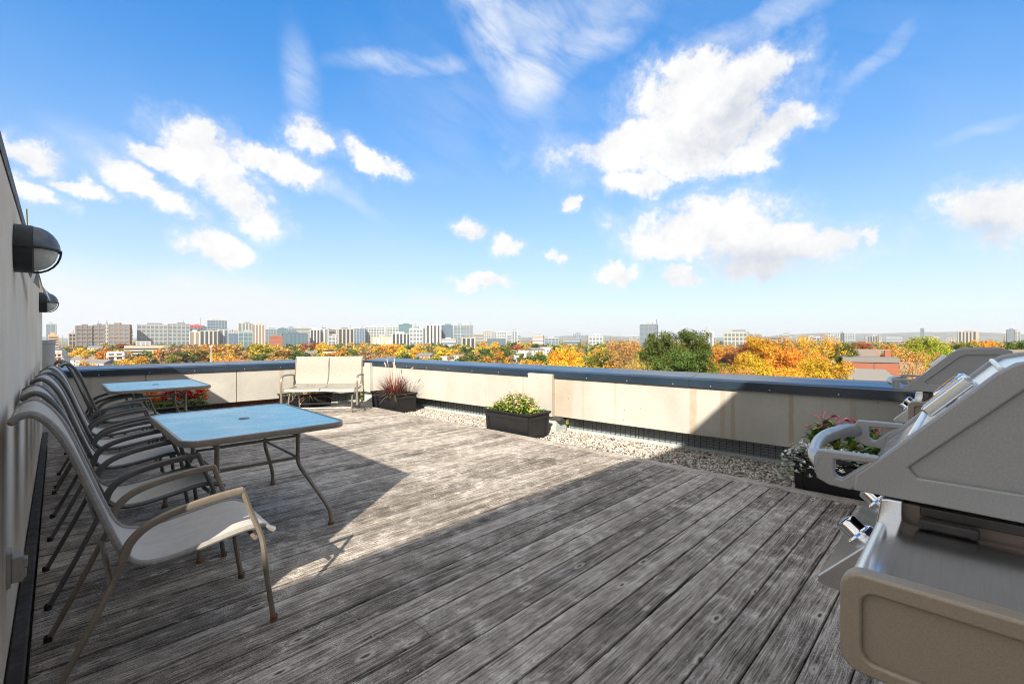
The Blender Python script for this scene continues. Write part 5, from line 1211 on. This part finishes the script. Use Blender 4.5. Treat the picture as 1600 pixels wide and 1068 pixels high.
near_list = [ # px, top, width, d, colour, kind, label
 (1032, 513, 80, 78, MG, 0, 'tall dark green tree, left crown of the pair above the parapet'), (1084, 511, 66, 84, MG, 1, 'tall green tree, right crown of the pair above the parapet'), (1058, 541, 118, 72, MG, 1, 'broad green tree at the foot of the tall pair'),
 (984, 522, 96, 86, TG, 3, 'tan gold tree standing left of the tall green pair'), (1000, 560, 80, 68, TG, 3, 'pale gold treetop against the parapet left of the tall green pair'),
 (938, 541, 84, 110, OG, 0, 'dark olive tree left of the tan gold tree'), (960, 552, 60, 100, DG, 1, 'small dark tree under the tan gold tree'),
 (884, 541, 62, 150, Yw, 0, 'round bright yellow tree above the pilaster'), (925, 563, 110, 84, Yw, 1, 'yellow treetop touching the parapet right of the pilaster'), (870, 560, 90, 100, Yw, 1, 'yellow treetop touching the parapet above the pilaster'), (826, 558, 60, 120, G, 0, 'orange-yellow treetop left of the pilaster'), (792, 563, 50, 120, OR_, 0, 'orange treetop above the middle of the parapet'),
 (1198, 520, 84, 88, G, 1, 'tall golden tree at the left of the grove'), (1282, 517, 92, 92, G, 3, 'tallest golden orange tree in the grove'), (1238, 538, 100, 80, G, 1, 'golden orange tree in the middle of the grove'), (1172, 545, 76, 76, G, 0, 'golden tree low at the left of the grove'), (1292, 555, 96, 68, G, 1, 'broad golden tree nearest the parapet in the grove'), (1222, 566, 90, 64, Yw, 3, 'yellow treetop nearest the parapet in the grove'), (1252, 525, 70, 110, PB, 3, 'brownish thin tree behind the golden grove'),
 (1130, 536, 66, 130, OR_, 0, 'rusty orange tree between the green pair and the grove'), (1142, 550, 40, 110, PU, 1, 'dark purple tree between the green pair and the grove'), (1112, 560, 74, 76, OG, 0, 'olive tree at the right foot of the green pair'), (1150, 568, 70, 70, TG, 3, 'pale gold treetop by the parapet left of the grove'), (1165, 532, 50, 170, RU, 0, 'rust brown tree behind the golden grove'),
 (1322, 552, 44, 84, DG, 2, 'narrow dark green tree beside the brick house'), (1318, 534, 44, 140, MG, 0, 'green tree behind the brick house, left'), (1345, 532, 46, 180, RU, 0, 'rusty tree far behind the brick house'), (1372, 537, 60, 170, OG, 0, 'olive tree behind the brick house'),
 (1388, 536, 26, 190, OR_, 0, 'small bright orange tree behind the brick house, right'), (1425, 538, 100, 84, TG, 3, 'large thin tan tree left of the farther grill'), (1450, 521, 66, 160, YG, 0, 'domed yellow-green tree above the farther grill handle'), (1398, 548, 60, 120, OG, 0, 'olive tree between the brick house and the tan tree'), (1462, 548, 60, 100, TG, 3, 'tan tree behind the farther grill hood'),
 (1500, 530, 70, 160, OG, 0, 'olive tree behind the hood of the farther grill'), (1545, 528, 70, 170, G, 1, 'orange tree above the farther grill'), (1590, 528, 60, 150, MG, 0, 'green tree at the right edge of the view'), (1520, 533, 60, 190, YG, 1, 'yellow-green tree above the hood of the farther grill'), (1570, 545, 60, 110, YG, 0, 'yellow-green treetop between the two grills'),
 (762, 566, 44, 140, G, 1, 'orange treetop near the parapet, right of the purple grass'), (735, 560, 50, 160, MG, 0, 'green tree near the parapet right of the purple grass'),
]
for px, yt, wp, d, c, k, lab in near_list: add_tree(px, yt, wp, d, c, True, lab, kind=k)
# countable middle-distance trees
rt = random.Random(77); placed = [(t[1], t[4]) for t in TREES]
palette = [G]*3+[Yw]*3+[OR_]*1+[RU]*1+[DG]*4+[OG]*7+[MG]*4+[TG]*5+[PB]*4+[YG]*6
fixed = [(165, 545, 44, 400, OR_), (140, 558, 36, 340, Yw), (150, 567, 26, 300, Yw), (207, 555, 50, 300, G), (184, 537, 40, 560, RU), (128, 542, 34, 520, Yw), (200, 535, 34, 700, OG), (247, 536, 40, 640, OG), (300, 545, 60, 420, MG), (280, 538, 50, 520, PB), (325, 536, 66, 430, OR_), (348, 552, 46, 340, Yw), (372, 538, 60, 420, TG), (410, 536, 66, 470, YG), (440, 544, 60, 340, TG), (405, 553, 60, 320, OG), (469, 545, 44, 340, MG), (505, 534, 40, 560, Yw), (485, 533, 40, 640, RU), (528, 545, 50, 400, OR_), (545, 542, 50, 400, OG), (572, 545, 70, 320, PB), (600, 536, 44, 520, G), (620, 536, 34, 560, Yw), (590, 555, 60, 280, TG), (625, 550, 60, 300, OG), (650, 540, 40, 450, G), (680, 552, 50, 300, YG), (700, 540, 50, 420, Yw), (728, 548, 60, 300, MG), (745, 550, 26, 330, TG), (757, 543, 50, 380, MG), (775, 547, 50, 330, OR_), (790, 538, 50, 420, OG), (770, 533, 40, 520, Yw), (803, 537, 40, 460, RU), (833, 548, 36, 330, MG), (860, 545, 50, 300, MG), (805, 533, 30, 560, DG), (845, 535, 40, 600, DG)]
for px, yt, wp, d, c in fixed: add_tree(px, yt, wp, d, c, False); placed.append((px, d))
tries = 0
while len(TREES) < 292 and tries < 9000:
    tries += 1; d = rt.uniform(215, 640); px = rt.uniform(80, 1480)
    h = rt.uniform(9.5, 17.5); yt = HORI-(GROUND_Z+h-CAMH)*FPX/d
    if yt > 572+max(0, (px-700)/60) or yt < 531: continue
    if 850 < px and yt > 552: continue
    wp = rt.uniform(8.5, 15)*FPX/d
    if any(abs(px-a)*d/FPX < 5.5 and abs(d-q) < 26 for a, q in placed): continue
    if 85 < px < 132 and d < 560: continue           # keep the street open
    if 165 < px < 196 and d < 365: continue
    if 196 < px < 266 and 300 < d < 525 and yt < 553: continue
    placed.append((px, d)); add_tree(px, yt, wp, d, rt.choice(palette), False, kind=4 if rt.random() < .05 else None)
# labels for the small background blocks
def sector(px):
    for lim, nm in ((212, 'below the three brown towers'), (298, 'below the long grey slab pair'), (372, 'below the lattice tower'), (446, 'below the cream towers'), (530, 'below the white ribbed pair'), (612, 'below the lace-fronted office'), (668, 'below the bold white piers'), (745, 'below the rounded glass tower'), (830, 'around the dark glass hall'), (960, 'around the round yellow tree'), (1150, 'around the tall green pair'), (1320, 'behind the golden grove')):
        if px < lim: return nm
    return 'behind the brick house and grills'
ORD = ['leftmost', 'second from left', 'third from left', 'fourth from left', 'fifth from left', 'sixth from left', 'seventh from left', 'eighth from left', 'ninth from left', 'tenth from left', 'eleventh from left', 'twelfth from left']
bk = {}
for t in T:
    if '|' in t[1]: bk.setdefault((t[1].split('|')[0], sector((t[2]+t[3])/2).replace('below', 'behind')), []).append((t[2], TB[t[1]]))
for (c, s_), ts in bk.items():
    ts.sort(key=lambda t: t[0])
    for i, t in enumerate(ts): t[1]['label'] = f'small {c} distant block on the skyline {s_}' if len(ts) == 1 else f'{ORD[i]} of the small {c} distant blocks {s_}'
# labels for the middle-distance trees: colour, place, order from the left
def sector(px):
    for lim, nm in ((212, 'below the three brown towers'), (298, 'below the long grey slab pair'), (372, 'below the lattice tower'), (446, 'below the cream towers'), (530, 'below the white ribbed pair'), (612, 'below the lace-fronted office'), (668, 'below the bold white piers'), (745, 'below the rounded glass tower'), (830, 'around the dark glass hall'), (960, 'around the round yellow tree'), (1150, 'around the tall green pair'), (1320, 'behind the golden grove')):
        if px < lim: return nm
    return 'behind the brick house and grills'
ORD = ['leftmost', 'second from left', 'third from left', 'fourth from left', 'fifth from left', 'sixth from left', 'seventh from left', 'eighth from left', 'ninth from left', 'tenth from left', 'eleventh from left', 'twelfth from left']
bk = {}
for t in TREES:
    if t[6]: tag(t[0], t[6], 'tree', 'trees beyond the parapet')
    else: bk.setdefault((t[5], sector(t[1]), 'nearer' if t[4] < 380 else 'farther'), []).append(t)
for (c, s_, nf), ts in bk.items():
    ts.sort(key=lambda t: t[1])
    for i, t in enumerate(ts):
        lab = f'{nf} {c} tree {s_}' if len(ts) == 1 else f'{ORD[min(i, 11)]} of the {nf} {c} trees {s_}'
        tag(t[0], lab, 'tree', 'trees beyond the parapet')
# far canopy that reads as one mass
rngf = np.random.default_rng(5); Vs = []; Cs = []
cl = np.array([COLS[c] for c in palette])
protoP = []
for sd in range(6):
    P, a, b, pk, L = crown_cloud(np.random.default_rng(900+sd), 130, .26, 9, 'round', 0.); protoP.append((P, a, b))
n_far = 0
while n_far < 5000:
    d = 420+1500*rngf.random()**1.25; px = rngf.uniform(-500, 2100); X = (px-800)/FPX*d
    if 84 < px < 128 and rngf.random() < .85: continue
    if d < 640 and any(abs(px-a)*d/FPX < 5 and abs(d-q) < 12 for a, q in placed): continue
    P, a, b = protoP[rngf.integers(6)]; r = rngf.uniform(4., 7.5)*(1+d/4000); H = rngf.uniform(8.5, 16.5); c = cl[rngf.integers(len(cl))]*rngf.uniform(.8, 1.2, 3)
    rot = rngf.uniform(0, 6.28); ca, sa = math.cos(rot), math.sin(rot); Rm = np.array([[ca, -sa, 0], [sa, ca, 0], [0, 0, 1]])
    S = np.array([r, r, H*.8]); V, F = quads((P@Rm.T)*S+np.array([X, d, GROUND_Z+H*.2]), (a@Rm.T)*np.array([r, r, r]), (b@Rm.T)*r)
    Vs.append(V); n = len(P); Cs.append(np.repeat(c[None]*rngf.uniform(.6, 1.35, (n, 1)), 4, 0)); n_far += 1
# lower trees and yards close under the terrace and out to both sides
n_low = 0
while n_low < 900:
    d = rngf.uniform(60, 520); X = rngf.uniform(-1.9, 1.9)*d-40; px = 800+X/d*FPX
    H = rngf.uniform(7, 12.5)
    if 60 < px < 1600 and d > 330: continue
    if 84 < px < 135 or (X/d > .9 and d < 120): continue
    P, a, b = protoP[rngf.integers(6)]; r = rngf.uniform(3.5, 6.); c = cl[rngf.integers(len(cl))]*rngf.uniform(.8, 1.2, 3)
    V, F = quads(P*np.array([r, r, H*.8])+np.array([X, d, GROUND_Z+H*.2]), a*r, b*r)
    Vs.append(V); Cs.append(np.repeat(c[None]*rngf.uniform(.6, 1.35, (len(P), 1)), 4, 0)); n_low += 1
V = np.concatenate(Vs); C = np.concatenate(Cs); me = np_mesh('distant_woods', V, np.arange(len(V)).reshape(-1, 4), col=np.clip(C, .01, .9)); me.materials.append(M['leaf_colours'])
tag(link('distant_woods', me, None), 'mixed autumn treetops filling the city below the skyline', 'woods', kind='stuff')

# air between the terrace and the skyline
hz = MB(); hz.box((0, 2000, (GROUND_Z-2+150)/2), (15000, 24000, 152-GROUND_Z))
hm = bpy.data.materials.new('haze'); hm.use_nodes = True; hm.node_tree.nodes.clear()
pv = hm.node_tree.nodes.new('ShaderNodeVolumePrincipled'); pv.inputs['Color'].default_value = (.97, .985, 1, 1); pv.inputs['Density'].default_value = .000075; pv.inputs['Anisotropy'].default_value = .2
mo = hm.node_tree.nodes.new('ShaderNodeOutputMaterial'); hm.node_tree.links.new(pv.outputs[0], mo.inputs['Volume'])
tag(hz.build('haze', hm), 'thin pale autumn haze over the city', 'haze', kind='stuff')
